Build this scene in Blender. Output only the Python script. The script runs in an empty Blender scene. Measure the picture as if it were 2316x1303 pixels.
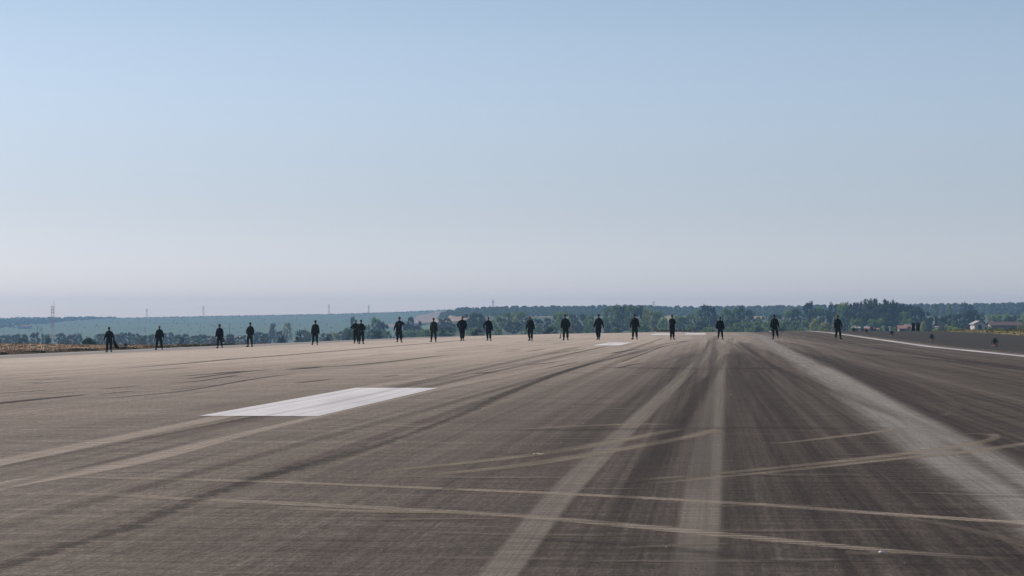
import bpy, bmesh, math, random
from mathutils import Vector, Matrix
random.seed(7)
R = math.radians
C = bpy.context.scene.collection
SC = bpy.context.scene

# ---------------------------------------------------------------- camera
F, CX, CY, VX, VY, H = 4500.0, 1158.0, 651.5, 1600.0, 735.0, 1.05   # photograph pixels (2316 wide)
yaw = math.atan((VX - CX) / F)
pitch = math.atan((VY - CY) / math.hypot(F, VX - CX))
cam_d = bpy.data.cameras.new("camera"); cam = bpy.data.objects.new("camera", cam_d); C.objects.link(cam)
cam_d.sensor_width = 36.0; cam_d.lens = 36.0 * F / 2316.0
cam_d.clip_start = 0.1; cam_d.clip_end = 30000
cam.location = (0, 0, H)
cam.rotation_euler = (R(90) + pitch, 0, yaw)
SC.camera = cam
CR = cam.rotation_euler.to_matrix()

# ---------------------------------------------------------------- world and sun
SUN_EL, SUN_AZ = R(40), R(-66)          # azimuth from +Y, negative = to the left
w = bpy.data.worlds.new("World"); SC.world = w; w.use_nodes = True
nt = w.node_tree; nt.nodes.clear()
sky = nt.nodes.new('ShaderNodeTexSky'); sky.sky_type = 'NISHITA'; sky.sun_disc = False
sky.sun_elevation = SUN_EL; sky.sun_rotation = SUN_AZ
sky.air_density = 1.0; sky.dust_density = 0.6; sky.ozone_density = 2.0; sky.altitude = 100
bgn = nt.nodes.new('ShaderNodeBackground'); bgn.inputs['Strength'].default_value = 0.12
wo = nt.nodes.new('ShaderNodeOutputWorld')
tint = nt.nodes.new('ShaderNodeMixRGB'); tint.blend_type = 'MULTIPLY'; tint.inputs[0].default_value = 1.0
ramp = nt.nodes.new('ShaderNodeValToRGB')
tc = nt.nodes.new('ShaderNodeTexCoord'); sx = nt.nodes.new('ShaderNodeSeparateXYZ')
nt.links.new(tc.outputs['Generated'], sx.inputs[0]); nt.links.new(sx.outputs['Z'], ramp.inputs[0])
SKYR = [(0.0, (1.12, 1.09, 1.40)), (0.022, (0.95, 0.93, 1.22)), (0.055, (0.75, 0.70, 0.82)), (0.096, (0.89, 0.80, 0.85)), (0.15, (0.99, 0.90, 0.88)), (0.32, (0.75, 0.68, 0.66)), (0.7, (0.6, 0.55, 0.52))]
ramp.color_ramp.interpolation = 'B_SPLINE'
while len(ramp.color_ramp.elements) < len(SKYR): ramp.color_ramp.elements.new(0.9)
for e, (p, c) in zip(ramp.color_ramp.elements, SKYR): e.position = p; e.color = (c[0] / 2, c[1] / 2, c[2] / 2, 1)
nt.links.new(sky.outputs[0], tint.inputs[1]); nt.links.new(ramp.outputs[0], tint.inputs[2])
dbl = nt.nodes.new('ShaderNodeMixRGB'); dbl.blend_type = 'MULTIPLY'; dbl.inputs[0].default_value = 1.0; dbl.inputs[2].default_value = (2, 2, 2, 1)
nt.links.new(tint.outputs[0], dbl.inputs[1]); nt.links.new(dbl.outputs[0], bgn.inputs[0]); nt.links.new(bgn.outputs[0], wo.inputs[0])
sd = bpy.data.lights.new("sun", 'SUN'); sun = bpy.data.objects.new("sun", sd); C.objects.link(sun)
sd.energy = 4.0; sd.angle = R(0.5); sd.color = (1.0, 0.87, 0.72)
sdir = Vector((math.sin(SUN_AZ) * math.cos(SUN_EL), math.cos(SUN_AZ) * math.cos(SUN_EL), math.sin(SUN_EL)))
sun.rotation_euler = sdir.to_track_quat('Z', 'Y').to_euler(); sun.location = sdir * 50
SC.view_settings.view_transform = 'Standard'; SC.view_settings.look = 'None'
SC.view_settings.exposure = 0.15; SC.view_settings.gamma = 1.0
try:
    SC.cycles.transparent_max_bounces = 24; SC.cycles.volume_bounces = 0
except Exception: pass

# ---------------------------------------------------------------- ground shape
def interp(x, xs, ys):
    if x <= xs[0]: return ys[0]
    for i in range(1, len(xs)):
        if x <= xs[i]:
            t = (x - xs[i-1]) / (xs[i] - xs[i-1]); return ys[i-1] + t * (ys[i] - ys[i-1])
    return ys[-1]
def sst(a, b, x):
    t = max(0.0, min(1.0, (x - a) / (b - a))); return t * t * (3 - 2 * t)
CXs = [-200, -60, -46, -42, -38, -32, -24.5, -19, -12.3, -7.5, 0, 9, 30]
CYs = [1.98, 1.98, 1.90, 1.85, 1.76, 1.57, 1.36, 1.22, 1.11, 1.05, 1.05, 1.05, 1.05]
def crown(X): return sum(interp(X + d, CXs, CYs) for d in (-2.4, -1.2, 0, 1.2, 2.4)) / 5
def V(X, Y):
    u = VX + F * X / max(Y, 1.0)
    ysk = interp(u, [-2500, 0, 200, 500, 760, 900, 1010, 1100], [735, 722, 719.5, 714, 709.5, 705, 700, 696])
    top = (735 - ysk) / F * 3200
    L = interp(Y, [0, 350, 900, 1500, 1700, 3200, 3500, 5000, 9000], [-7, -8.5, -9.5, -13.5, -13, top, top, top - 25, top - 40])
    rs = interp(u, [900, 1010, 1100, 1400, 1560, 1700, 2316, 4000], [707, 704, 700, 696.5, 700, 698.5, 692, 735])
    rt = (735 - rs) / F * 1900
    Rr = interp(Y, [0, 350, 900, 1300, 1600, 1900, 2100, 3000, 9000], [-5, -5, -4, 0, 6.5, rt, rt, rt - 12, rt - 25])
    k = sst(905, 1035, u) * (1 - sst(2100, 2500, Y))
    return L * (1 - k) + Rr * k
def gz(X, Y):
    c = crown(X)
    rf = interp(Y, [0, 60, 105, 135, 164, 190, 215], [1.15, 1.15, 1.14, 1.0, .86, .75, .71])
    k = sst(5, 11.5, X)
    hg = c * (1 - k) + rf * k
    hg -= .07 * sst(200, 260, Y) * (1 - k) * sst(-14, -6, X)
    hg -= .16 * sst(25.5, 29, X)
    hg += .35 * sst(11, 30, Y) * 0
    z = H - hg
    Yc = interp(X, [-50, -43.6, -43.0, -10, 5, 12, 40], [188, 190, 300, 262, 262, 228, 215])
    d = Y - Yc
    if d > 0:
        f = d * d * .0004 if d < 60 else 1.44 + (d - 60) * .048
        z1 = z - f; v = V(X, Y)
        e = 1.2; m = (z1 + v + math.sqrt((z1 - v) ** 2 + e)) / 2
        z = m * sst(0, 90, d) + z1 * (1 - sst(0, 90, d))
    if abs(X) > 46:
        z += .12 * math.sin(X * .11 + Y * .05) * sst(46, 70, abs(X))
    return z
def ray(px, py):
    v = CR @ Vector(((px - CX) / F, -(py - CY) / F, -1.0)); return v / v.y
def hit(px, py, y0=6.0, y1=5000.0):
    v = ray(px, py); y = y0; step = 1.008; prev = None
    while y < y1:
        s = H + v.z * y - gz(v.x * y, y)
        if s <= 0:
            a, b = (prev if prev else y / step), y
            for _ in range(24):
                m = (a + b) / 2
                if H + v.z * m - gz(v.x * m, m) <= 0: b = m
                else: a = m
            y = b; return Vector((v.x * y, y, gz(v.x * y, y)))
        prev = y; y *= step
    return None
def at(px, Y):                     # ground point seen in column px at distance Y
    v = ray(px, 735); return Vector((v.x * Y, Y, gz(v.x * Y, Y)))
def zpx(py, Y): return H + (735 - py) / F * Y

# ---------------------------------------------------------------- helpers: materials
MATS = {}
def newmat(name):
    m = bpy.data.materials.new(name); m.use_nodes = True
    t = m.node_tree; b = t.nodes['Principled BSDF']; return m, t, b
class G:
    def __init__(s, t): s.t = t
    def n(s, k, **kw):
        x = s.t.nodes.new(k)
        for a, b in kw.items(): setattr(x, a, b)
        return x
    def put(s, sock, v):
        if hasattr(v, 'links') or isinstance(v, bpy.types.NodeSocket): s.t.links.new(v, sock)
        else: sock.default_value = v
    def m(s, op, a, b=None, c=None, clamp=False):
        x = s.n('ShaderNodeMath', operation=op, use_clamp=clamp); s.put(x.inputs[0], a)
        if b is not None: s.put(x.inputs[1], b)
        if c is not None: s.put(x.inputs[2], c)
        return x.outputs[0]
    def mr(s, v, a, b, c=0.0, d=1.0, smooth=True):
        x = s.n('ShaderNodeMapRange'); x.interpolation_type = 'SMOOTHSTEP' if smooth else 'LINEAR'
        s.put(x.inputs[0], v)
        for i, q in zip((1, 2, 3, 4), (a, b, c, d)): s.put(x.inputs[i], q)
        return x.outputs[0]
    def mix(s, f, a, b, bt='MIX'):
        x = s.n('ShaderNodeMixRGB', blend_type=bt); s.put(x.inputs[0], f)
        s.put(x.inputs[1], a if not isinstance(a, tuple) else (*a, 1)); s.put(x.inputs[2], b if not isinstance(b, tuple) else (*b, 1))
        return x.outputs[0]
    def pos(s): return s.n('ShaderNodeNewGeometry').outputs['Position']
    def sep(s, v):
        x = s.n('ShaderNodeSeparateXYZ'); s.put(x.inputs[0], v); return x.outputs
    def comb(s, a, b, c=0.0):
        x = s.n('ShaderNodeCombineXYZ')
        for i, q in enumerate((a, b, c)): s.put(x.inputs[i], q)
        return x.outputs[0]
    def noise(s, vec, scale=1.0, detail=3.0, rough=.55, sc=None, dist=0.0):
        if sc:
            mp = s.n('ShaderNodeMapping'); s.put(mp.inputs[0], vec); mp.inputs['Scale'].default_value = sc; vec = mp.outputs[0]
        x = s.n('ShaderNodeTexNoise'); s.put(x.inputs['Vector'], vec); x.inputs['Scale'].default_value = scale
        x.inputs['Detail'].default_value = detail; x.inputs['Roughness'].default_value = rough; x.inputs['Distortion'].default_value = dist
        return x.outputs[0]
def simple(name, col, rough=.7, var=.25, scale=4.0, metal=0.0, col2=None, coords='Object'):
    if name in MATS: return MATS[name]
    m, t, b = newmat(name); g = G(t)
    tcn = g.n('ShaderNodeTexCoord').outputs[coords]
    f = g.mr(g.noise(tcn, scale, 4.0), .3, .7)
    c2 = col2 or tuple(min(1, c * (1 + var)) for c in col); c1 = tuple(c * (1 - var) for c in col) if not col2 else col
    t.links.new(g.mix(f, c1, c2), b.inputs['Base Color']); b.inputs['Roughness'].default_value = rough; b.inputs['Metallic'].default_value = metal
    MATS[name] = m; return m

# ---------------------------------------------------------------- helpers: objects
def link(name, me, mat=None, parent=None, loc=None):
    o = bpy.data.objects.new(name, me); C.objects.link(o)
    if mat is not None:
        for m_ in (mat if isinstance(mat, (list, tuple)) else [mat]): me.materials.append(m_)
    if parent is not None: o.parent = parent
    if loc is not None: o.location = loc
    return o
def mesh(name, vs, fs, smooth=False):
    me = bpy.data.meshes.new(name); me.from_pydata([tuple(v) for v in vs], [], fs); me.update()
    if smooth: me.polygons.foreach_set('use_smooth', [True] * len(me.polygons))
    return me
def empty(name, loc, label, cat, group=None, rz=0):
    o = bpy.data.objects.new(name, None); C.objects.link(o); o.location = loc; o.rotation_euler.z = rz
    o.empty_display_size = .3
    return tag(o, label, cat, group)
def tag(o, label=None, cat=None, group=None, kind=None):
    if label: o['label'] = label
    if cat: o['category'] = cat
    if group: o['group'] = group
    if kind: o['kind'] = kind
    return o
def dup(root, loc, rz=0, sc=None):
    r = root.copy(); C.objects.link(r); r.location = loc; r.rotation_euler.z = rz
    if sc: r.scale = sc
    for ch in root.children:
        c = ch.copy(); C.objects.link(c); c.parent = r
        for s in ch.children:
            q = s.copy(); C.objects.link(q); q.parent = c
    return r
class MB:
    def __init__(s): s.v = []; s.f = []
    def add(s, vs, fs):
        k = len(s.v); s.v += [tuple(v) for v in vs]; s.f += [tuple(i + k for i in f) for f in fs]
    def box(s, c, d, rz=0):
        a, b, h = d[0] / 2, d[1] / 2, d[2] / 2; M = Matrix.Rotation(rz, 3, 'Z')
        vs = [M @ Vector((x, y, z)) + Vector(c) for z in (-h, h) for x, y in ((-a, -b), (a, -b), (a, b), (-a, b))]
        s.add(vs, [(3, 2, 1, 0), (4, 5, 6, 7), (0, 1, 5, 4), (1, 2, 6, 5), (2, 3, 7, 6), (3, 0, 4, 7)])
    def bar(s, p, q, r0, r1=None, n=6, cap=True):
        p, q = Vector(p), Vector(q); r1 = r0 if r1 is None else r1
        d = (q - p)
        if d.length < 1e-6: return
        M = d.to_track_quat('Z', 'Y').to_matrix()
        vs = [p + M @ Vector((r0 * math.cos(2 * math.pi * i / n), r0 * math.sin(2 * math.pi * i / n), 0)) for i in range(n)]
        vs += [q + M @ Vector((r1 * math.cos(2 * math.pi * i / n), r1 * math.sin(2 * math.pi * i / n), 0)) for i in range(n)]
        fs = [(i, (i + 1) % n, n + (i + 1) % n, n + i) for i in range(n)]
        if cap: fs += [tuple(range(n))[::-1], tuple(range(n, 2 * n))]
        s.add(vs, fs)
    def ell(s, c, r, n=12, m=8, M=None):
        c = Vector(c); M = M or Matrix.Identity(3); vs = []; fs = []
        for j in range(m + 1):
            a = math.pi * j / m
            if j in (0, m): vs.append(c + M @ Vector((0, 0, r[2] * math.cos(a)))); continue
            for i in range(n):
                b = 2 * math.pi * i / n
                vs.append(c + M @ Vector((r[0] * math.sin(a) * math.cos(b), r[1] * math.sin(a) * math.sin(b), r[2] * math.cos(a))))
        for i in range(n): fs.append((0, 1 + i, 1 + (i + 1) % n))
        for j in range(m - 2):
            for i in range(n):
                a0 = 1 + j * n + i; a1 = 1 + j * n + (i + 1) % n; fs.append((a0, a0 + n, a1 + n, a1))
        L = len(vs) - 1; k = 1 + (m - 2) * n
        for i in range(n): fs.append((L, k + (i + 1) % n, k + i))
        s.add(vs, fs)
    def cap(s, p, q, r0, r1):
        s.bar(p, q, r0, r1, 12); s.ell(p, (r0,) * 3, 12, 8); s.ell(q, (r1,) * 3, 12, 8)
    def loft(s, rings, n=16):
        vs = []
        for (cx, cy, z, rx, ry) in rings:
            for i in range(n):
                b = 2 * math.pi * i / n; vs.append((cx + rx * math.cos(b), cy + ry * math.sin(b), z))
        fs = []
        for j in range(len(rings) - 1):
            for i in range(n):
                a0 = j * n + i; a1 = j * n + (i + 1) % n; fs.append((a0, a1, a1 + n, a0 + n))
        fs += [tuple(range(n))[::-1], tuple(range((len(rings) - 1) * n, len(rings) * n))]
        s.add(vs, fs)
    def lathe(s, prof, n=16, c=(0, 0, 0)):
        s.loft([(c[0], c[1], c[2] + z, r, r) for r, z in prof], n)
    def xf(s, M): s.v = [tuple(M @ Vector(v)) for v in s.v]; return s
    def mesh(s, name, smooth=False): return mesh(name, s.v, s.f, smooth)
    def build(s, name, mat, parent=None, loc=None, smooth=False): return link(name, s.mesh(name, smooth), mat, parent, loc)
def sheet(name, xs, ys, zf, mat, dz=0.0):
    vs = [(x, y, zf(x, y) + dz) for y in ys for x in xs]; n = len(xs)
    fs = [(j * n + i, j * n + i + 1, (j + 1) * n + i + 1, (j + 1) * n + i) for j in range(len(ys) - 1) for i in range(n - 1)]
    return link(name, mesh(name, vs, fs, True), mat)
def frange(a, b, s):
    out = []; x = a
    while x < b - 1e-6: out.append(x); x += s
    out.append(b); return out

# ---------------------------------------------------------------- ground, runway, shoulders
def m_ground():
    m, t, b = newmat('ground'); g = G(t); p = g.pos(); x, y, z = g.sep(p)
    n1 = g.noise(p, .5, 5.0, .65); n2 = g.noise(p, .03, 4.0); n3 = g.noise(p, .004, 3.0)
    dry = g.mix(g.mr(n1, .35, .65), (.17, .105, .058), (.30, .20, .11))
    grn = g.mix(g.mr(n1, .35, .65), (.06, .075, .03), (.13, .14, .06))
    near = g.mix(g.mr(n2, .58, .72), dry, grn)
    yel = g.mix(g.mr(n1, .3, .7), (.12, .11, .04), (.20, .17, .06))
    near = g.mix(g.mr(x, 0.0, 20.0), near, yel)
    far = g.mix(g.mr(n2, .4, .62), (.035, .055, .024), (.07, .075, .035))
    far = g.mix(g.mr(n3, .55, .66), far, (.12, .10, .07))
    hill = g.mix(g.mr(g.noise(p, 1.0, 5.0, .65, sc=(.004, .011, 1)), .35, .65), (.044, .095, .046), (.085, .15, .064))
    rows = g.noise(p, 1.0, 4.0, .7, sc=(.05, .14, 1)); kk = g.mr(rows, .3, .7, .62, 1.32)
    hill = g.mix(1.0, hill, g.comb(kk, kk, kk), 'MULTIPLY')
    col = g.mix(g.mr(y, 210.0, 380.0), near, far)
    col = g.mix(g.mr(y, 1500.0, 1800.0), col, hill)
    t.links.new(col, b.inputs['Base Color']); b.inputs['Roughness'].default_value = .95
    return m
gx = []
x = 0.0; s = 2.0
while x < 6500:
    gx.append(x); s = 2.0 if x < 70 else s * 1.055; s = min(s, 260 if x > 1500 else 30); x += s
GX = sorted(set([-v for v in gx] + gx + [-43.0, -43.8, 25.5, 28.5]))
gy = frange(-80, 330, 5)
y = 330.0; s = 6.0
while y < 9000: y += s; gy.append(y); s = min(s * 1.03, 45 if y < 3600 else 500)
gr = sheet('ground', GX, gy, gz, m_ground(), -.03); tag(gr, kind='structure')

def m_runway():
    m, t, b = newmat('runway'); g = G(t); p = g.pos(); x, y, z = g.sep(p)
    rub = g.m('MULTIPLY', g.m('ADD', g.mr(x, -4.6, 1.2, 0.0, .68), g.mr(x, -24.0, -2.0, 0.0, .30)), g.mr(x, 13.0, 10.0, .75, 1.0))
    rub = g.m('MULTIPLY', rub, g.m('SUBTRACT', 1.0, g.m('MULTIPLY', g.mr(y, 35.0, 150.0, 0.0, .52), g.mr(x, 9.0, 2.0))))  # rubber mask also fades with distance, painting grazing brightening into the colour
    strk = g.noise(p, 1.0, 5.0, .62, sc=(1.5, .006, 1)); strk2 = g.noise(p, 1.0, 5.0, .7, sc=(11.0, .03, 1)); strk3 = g.noise(p, 1.0, 4.0, .7, sc=(38.0, .12, 1))
    pr2 = g.n('ShaderNodeMapping'); g.put(pr2.inputs[0], p); pr2.inputs['Rotation'].default_value = (0, 0, .035); strk4 = g.noise(pr2.outputs[0], 1.0, 4.0, .65, sc=(4.5, .012, 1))
    tr = g.noise(p, 1.0, 5.0, .75, sc=(.10, 4.5, 1)); tr2 = g.noise(p, 1.0, 5.0, .7, sc=(.03, .9, 1))
    tr3 = g.noise(p, 1.0, 4.0, .8, sc=(.9, 22.0, 1)); gran = g.noise(p, 55.0, 5.0, .85); fine = g.noise(p, 14.0, 3.0, .7); blot = g.noise(p, 1.0, 3.0, .6, sc=(.10, .03, 1))
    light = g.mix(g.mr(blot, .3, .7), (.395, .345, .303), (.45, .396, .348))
    graze = g.mr(y, 8.0, 75.0, .46, 1.0); light = g.mix(1.0, light, g.comb(graze, graze, graze), 'MULTIPLY')  # pale tone lightens away from the camera: grazing light put into the colour
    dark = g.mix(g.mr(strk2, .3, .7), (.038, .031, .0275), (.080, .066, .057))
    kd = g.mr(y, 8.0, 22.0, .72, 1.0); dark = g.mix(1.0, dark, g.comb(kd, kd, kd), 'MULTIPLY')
    rubf_graze = g.m('ADD', rub, g.m('ADD', g.mr(strk, .35, .65, -.09, .09), g.mr(strk4, .35, .65, -.05, .05)), clamp=True)
    rubf_graze = g.m('MULTIPLY', rubf_graze, .97)
    col = g.mix(rubf_graze, light, dark)
    k = g.mr(tr, .28, .72, .80, 1.20); k = g.m('MULTIPLY', k, g.mr(tr2, .3, .7, .90, 1.10)); k = g.m('MULTIPLY', k, g.mr(strk2, .3, .7, .90, 1.10)); k = g.m('MULTIPLY', k, g.mr(strk3, .3, .7, .90, 1.10))
    k = g.m('MULTIPLY', k, g.mr(tr3, .3, .7, .70, 1.30)); k = g.m('MULTIPLY', k, g.mr(gran, .32, .68, .55, 1.45)); k = g.m('MULTIPLY', k, g.mr(fine, .3, .7, .86, 1.14))
    gr2 = g.noise(p, 1.0, 4.0, .75, sc=(48.0, 5.5, 1)); k = g.m('MULTIPLY', k, g.mr(gr2, .32, .68, .74, 1.26))
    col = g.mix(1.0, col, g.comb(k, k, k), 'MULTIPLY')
    # left hand strip along the edge: greyer asphalt
    col = g.mix(g.mr(x, -34.0, -34.4), col, (.25, .235, .23))
    t.links.new(col, b.inputs['Base Color']); b.inputs['Roughness'].default_value = .85; b.inputs['Specular IOR Level'].default_value = .10
    bp = g.n('ShaderNodeBump'); bp.inputs['Strength'].default_value = .35; bp.inputs['Distance'].default_value = .006
    t.links.new(gran, bp.inputs['Height']); t.links.new(bp.outputs[0], b.inputs['Normal'])
    return m
RY = frange(-20, 345, 5)
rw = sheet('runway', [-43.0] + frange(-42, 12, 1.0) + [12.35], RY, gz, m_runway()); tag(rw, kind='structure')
def m_shoulder():
    m, t, b = newmat('shoulder'); g = G(t); p = g.pos()
    tr = g.noise(p, 1.0, 4.0, .6, sc=(.08, 1.2, 1)); fine = g.noise(p, 16.0, 3.0, .7)
    col = g.mix(g.mr(tr, .3, .7), (.024, .022, .019), (.044, .040, .035)); k = g.mr(fine, .3, .7, .65, 1.35)
    t.links.new(g.mix(1.0, col, g.comb(k, k, k), 'MULTIPLY'), b.inputs['Base Color']); b.inputs['Roughness'].default_value = .85
    b.inputs['Specular IOR Level'].default_value = .2
    return m
sh = sheet('shoulder', [12.35] + frange(13, 25.5, 1.0), RY, gz, m_shoulder(), -.012); tag(sh, kind='structure')
sl = sheet('shoulder', [-44.2, -43.6, -43.0], frange(-20, 300, 5), gz, MATS.setdefault('shoulder', sh.data.materials[0]), -.006); tag(sl, kind='structure')

# ---------------------------------------------------------------- markings, tracks, cracks, a painted lamp shadow: thin sheets laid on the runway
LAY = [0]
def paint_mat(name, col, wear=.25, seed=0.0):
    if name in MATS: return MATS[name]
    m, t, b = newmat(name); g = G(t); p = g.pos()
    n1 = g.noise(p, 1.0, 4.0, .6, sc=(1.2, .12, 1)); n2 = g.noise(p, 1.0, 4.0, .75, sc=(.9, 22.0, 1)); n3 = g.noise(p, 50.0, 4.0, .8)
    k = g.m('MULTIPLY', g.mr(n1, .3, .7, 1 - wear, 1.0), g.mr(n2, .3, .7, 1 - wear * .45, 1.0)); k = g.m('MULTIPLY', k, g.mr(n3, .3, .6, .9, 1.0))
    t.links.new(g.mix(1.0, col, g.comb(k, k, k), 'MULTIPLY'), b.inputs['Base Color']); b.inputs['Roughness'].default_value = .6
    b.inputs['Specular IOR Level'].default_value = .3
    MATS[name] = m; return m
def strip(name, x0, x1, ya, yb, mat, dz=.004, step=2.5):
    return tag(sheet(name, [x0, (x0 + x1) / 2, x1], frange(ya, yb, step), gz, mat, dz), kind='structure')
WH = paint_mat('white_paint', (.76, .76, .79), .28)
WL = paint_mat('line_paint', (.62, .61, .61), .3)
strip('edge_line', -42.35, -41.75, 60, 330, WL)
strip('edge_line', 11.25, 11.72, 40, 300, WL)
strip('edge_line', 11.82, 11.90, 60, 200, paint_mat('old_line', (.24, .22, .20), .5))
strip('pavement_joint', -34.0, -33.6, 60, 300, paint_mat('joint_light', (.36, .33, .30), .3), .006)
def quadmark(pa, pb, pc, pd):
    a, b, c, d = (hit(*q) for q in (pa, pb, pc, pd))   # near left, near right, far right, far left
    x0 = (a.x + d.x) / 2; x1 = (b.x + c.x) / 2; return x0, x1, (a.y + b.y) / 2, (c.y + d.y) / 2
x0, x1, ya, yb = quadmark((445, 942), (723, 942), (990, 878), (805, 878)); strip('runway_marking', x0, x1, ya, yb, WH, .0052)
for xo, h2 in ((-5.62, .05), (-5.05, .09), (-4.75, .03)):
    MARKL = globals().setdefault('MARKL', []); MARKL.append((xo, h2))
x2, x3, yc, yd = quadmark((1339, 781.4), (1406, 781.4), (1432, 774.8), (1363, 774.8)); strip('runway_marking', x0, x1, yc, yd, WH, .0052)
MK = (x0, x1, ya, yb, yc, yd)
strip('runway_marking', -5.95, -3.6, 205, 232, WH, .0052); strip('runway_marking', -2.45, -.2, 210, 236, WH, .0052)

def catmull(P, n=8):
    out = []
    for i in range(len(P) - 1):
        p0 = P[max(i - 1, 0)]; p1 = P[i]; p2 = P[i + 1]; p3 = P[min(i + 2, len(P) - 1)]
        for k in range(n):
            t = k / n
            out.append([.5 * (2 * b + (c - a) * t + (2 * a - 5 * b + 4 * c - d) * t * t + (3 * b - a - 3 * c + d) * t ** 3) for a, b, c, d in zip(p0, p1, p2, p3)])
    out.append(list(P[-1])); return out
def track_mat(name, col, amt, along=.25, across=.0, edge=.35, rope=None, rough=.8, fade=.12, jag=0.0):
    if name in MATS: return MATS[name]
    m, t, b = newmat(name); g = G(t); p = g.pos()
    uv = g.sep(g.n('ShaderNodeUVMap').outputs[0]); u, v = uv[0], uv[1]; cu = g.sep(g.n('ShaderNodeVertexColor', layer_name='ends').outputs[0])[0]
    d = g.m('MULTIPLY', g.m('ABSOLUTE', g.m('SUBTRACT', v, .5)), 2.0)
    if jag: d = g.m('ADD', d, g.mr(g.noise(p, 1.0, 4.0, .7, sc=(3.0, 5.0, 1)), .3, .7, -jag, jag))
    a = g.mr(d, 1.0, 1.0 - edge)
    n1 = g.noise(g.comb(g.m('MULTIPLY', u, along), g.m('MULTIPLY', v, 9.0)), 1.0, 5.0, .65)
    n2 = g.noise(p, 1.0, 5.0, .75, sc=(.5, 12.0, 1)); n3 = g.noise(p, 50.0, 4.0, .85)
    a = g.m('MULTIPLY', a, g.mr(n1, .32, .62, .68, 1.0)); a = g.m('MULTIPLY', a, g.mr(n2, .3, .65, .74, 1.0)); a = g.m('MULTIPLY', a, g.mr(n3, .35, .62, .62, 1.0))
    if rope:
        wv = g.m('SINE', g.m('MULTIPLY', g.m('ADD', u, g.m('MULTIPLY', v, rope[1])), 6.283 / rope[0]))
        a = g.m('MULTIPLY', a, g.mr(wv, -.7, .7, rope[2] if len(rope) > 2 else .35, 1.0))
    a = g.m('MULTIPLY', g.m('MULTIPLY', a, cu), amt, clamp=True)
    kc = g.mr(n2, .3, .7, .82, 1.12)
    t.links.new(g.mix(1.0, col, g.comb(kc, kc, kc), 'MULTIPLY'), b.inputs['Base Color']); b.inputs['Roughness'].default_value = rough; b.inputs['Specular IOR Level'].default_value = .16
    t.links.new(a, b.inputs['Alpha'])
    MATS[name] = m; return m
def ribbon(name, pts, mat, ends=(1, 1)):
    """pts: photograph points with half width in metres; laid as a strip at its true place on the runway"""
    P = []
    for px, py, hw in pts:
        h_ = hit(px, py); P.append((h_.x, h_.y, hw))
    return lay(name, P, mat, ends)
def lane(P, mat): return lay('wheel_lane', P, mat, (1, 1))
def lay(name, P, mat, ends):
    S = catmull(P, 10); LAY[0] = (LAY[0] + 1) % 61; dz = .0022 + LAY[0] * .00004
    vs = []; us = []; L = 0; nv = 5
    for i, (X, Y, hw) in enumerate(S):
        a = S[max(i - 1, 0)]; b = S[min(i + 1, len(S) - 1)]; d = Vector((b[0] - a[0], b[1] - a[1])); d.normalize() if d.length else None
        if i: L += math.hypot(X - S[i-1][0], Y - S[i-1][1])
        for k in range(nv):
            o = (k / (nv - 1) * 2 - 1) * hw; q = (X + d.y * o, Y - d.x * o); vs.append((q[0], q[1], gz(*q) + dz)); us.append((L, k / (nv - 1)))
    fs = [(i * nv + k, i * nv + k + 1, (i + 1) * nv + k + 1, (i + 1) * nv + k) for i in range(len(S) - 1) for k in range(nv - 1)]
    me = mesh(name, vs, fs, True); uvl = me.uv_layers.new(name='UVMap'); ca = me.color_attributes.new('ends', 'FLOAT_COLOR', 'POINT')
    for lp in me.loops: uvl.data[lp.index].uv = us[lp.vertex_index]
    for i, (l_, v_) in enumerate(us):
        f = 1.0
        fl_ = max(min(L * .12, 3.0), 1e-4)
        if ends[0]: f = min(f, l_ / fl_)
        if ends[1]: f = min(f, (L - l_) / fl_)
        ca.data[i].color = (max(0, f),) * 3 + (1,)
    return tag(link(name, me, mat), kind='structure')
LB = (.205, .180, .160)
tA = track_mat('track_pale', (.42, .375, .33), .85)
tB = track_mat('track_wide', (.265, .242, .215), .78, edge=.42, along=.08)
tB2 = track_mat('track_straight', (.265, .242, .215), .80, edge=.4, along=.06)
tD = track_mat('track_worn', (.34, .325, .31), .82, edge=.75, jag=.12)
tT = track_mat('track_thin', (.28, .245, .20), .78, edge=.7)
tR = track_mat('track_rope', (.42, .37, .315), .92, edge=.5, rope=(.075, .13, .35))
tR2 = track_mat('track_rope_wide', (.40, .355, .30), .90, edge=.45, rope=(.095, .19, .25))
tK = track_mat('crack_rough', (.020, .018, .017), .50, edge=.8, jag=.55)
tM = track_mat('skid_wide', (.04, .034, .031), .34, along=.05, edge=.8)
tS = track_mat('skid_shadow_dark', (.026, .021, .021), 1.0, along=.12, edge=.5)
tM = track_mat('skid_wide', (.04, .036, .034), .34, along=.05, edge=.8)
ribbon('tyre_track', [(-60, 1062, .16), (0, 1047, .16), (435, 958, .17), (560, 931, .17), (851, 873, .17), (1160, 830, .17), (1330, 797, .18), (1440, 776, .2)], tA, (0, 1))
ribbon('tyre_track', [(-60, 1117, .17), (0, 1100, .17), (320, 1040, .18), (620, 962, .18), (990, 879, .18), (1160, 846, .18), (1370, 800, .18), (1480, 775, .2)], tA, (0, 1))
ribbon('tyre_track', [(1095, 1345, .10), (1156, 1265, .105), (1260, 1130, .115), (1370, 1018, .13), (1440, 950, .14), (1515, 880, .16), (1583, 815, .2), (1604, 790, .24), (1609, 764, .3)], tB, (0, 1))
ribbon('tyre_track', [(1560, 1360, .12), (1576, 1240, .13), (1587, 1140, .145), (1600, 1030, .155), (1610, 960, .165), (1617, 900, .18), (1625, 840, .2), (1638, 800, .22), (1654, 765, .26)], tB2, (1, 1))
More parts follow.
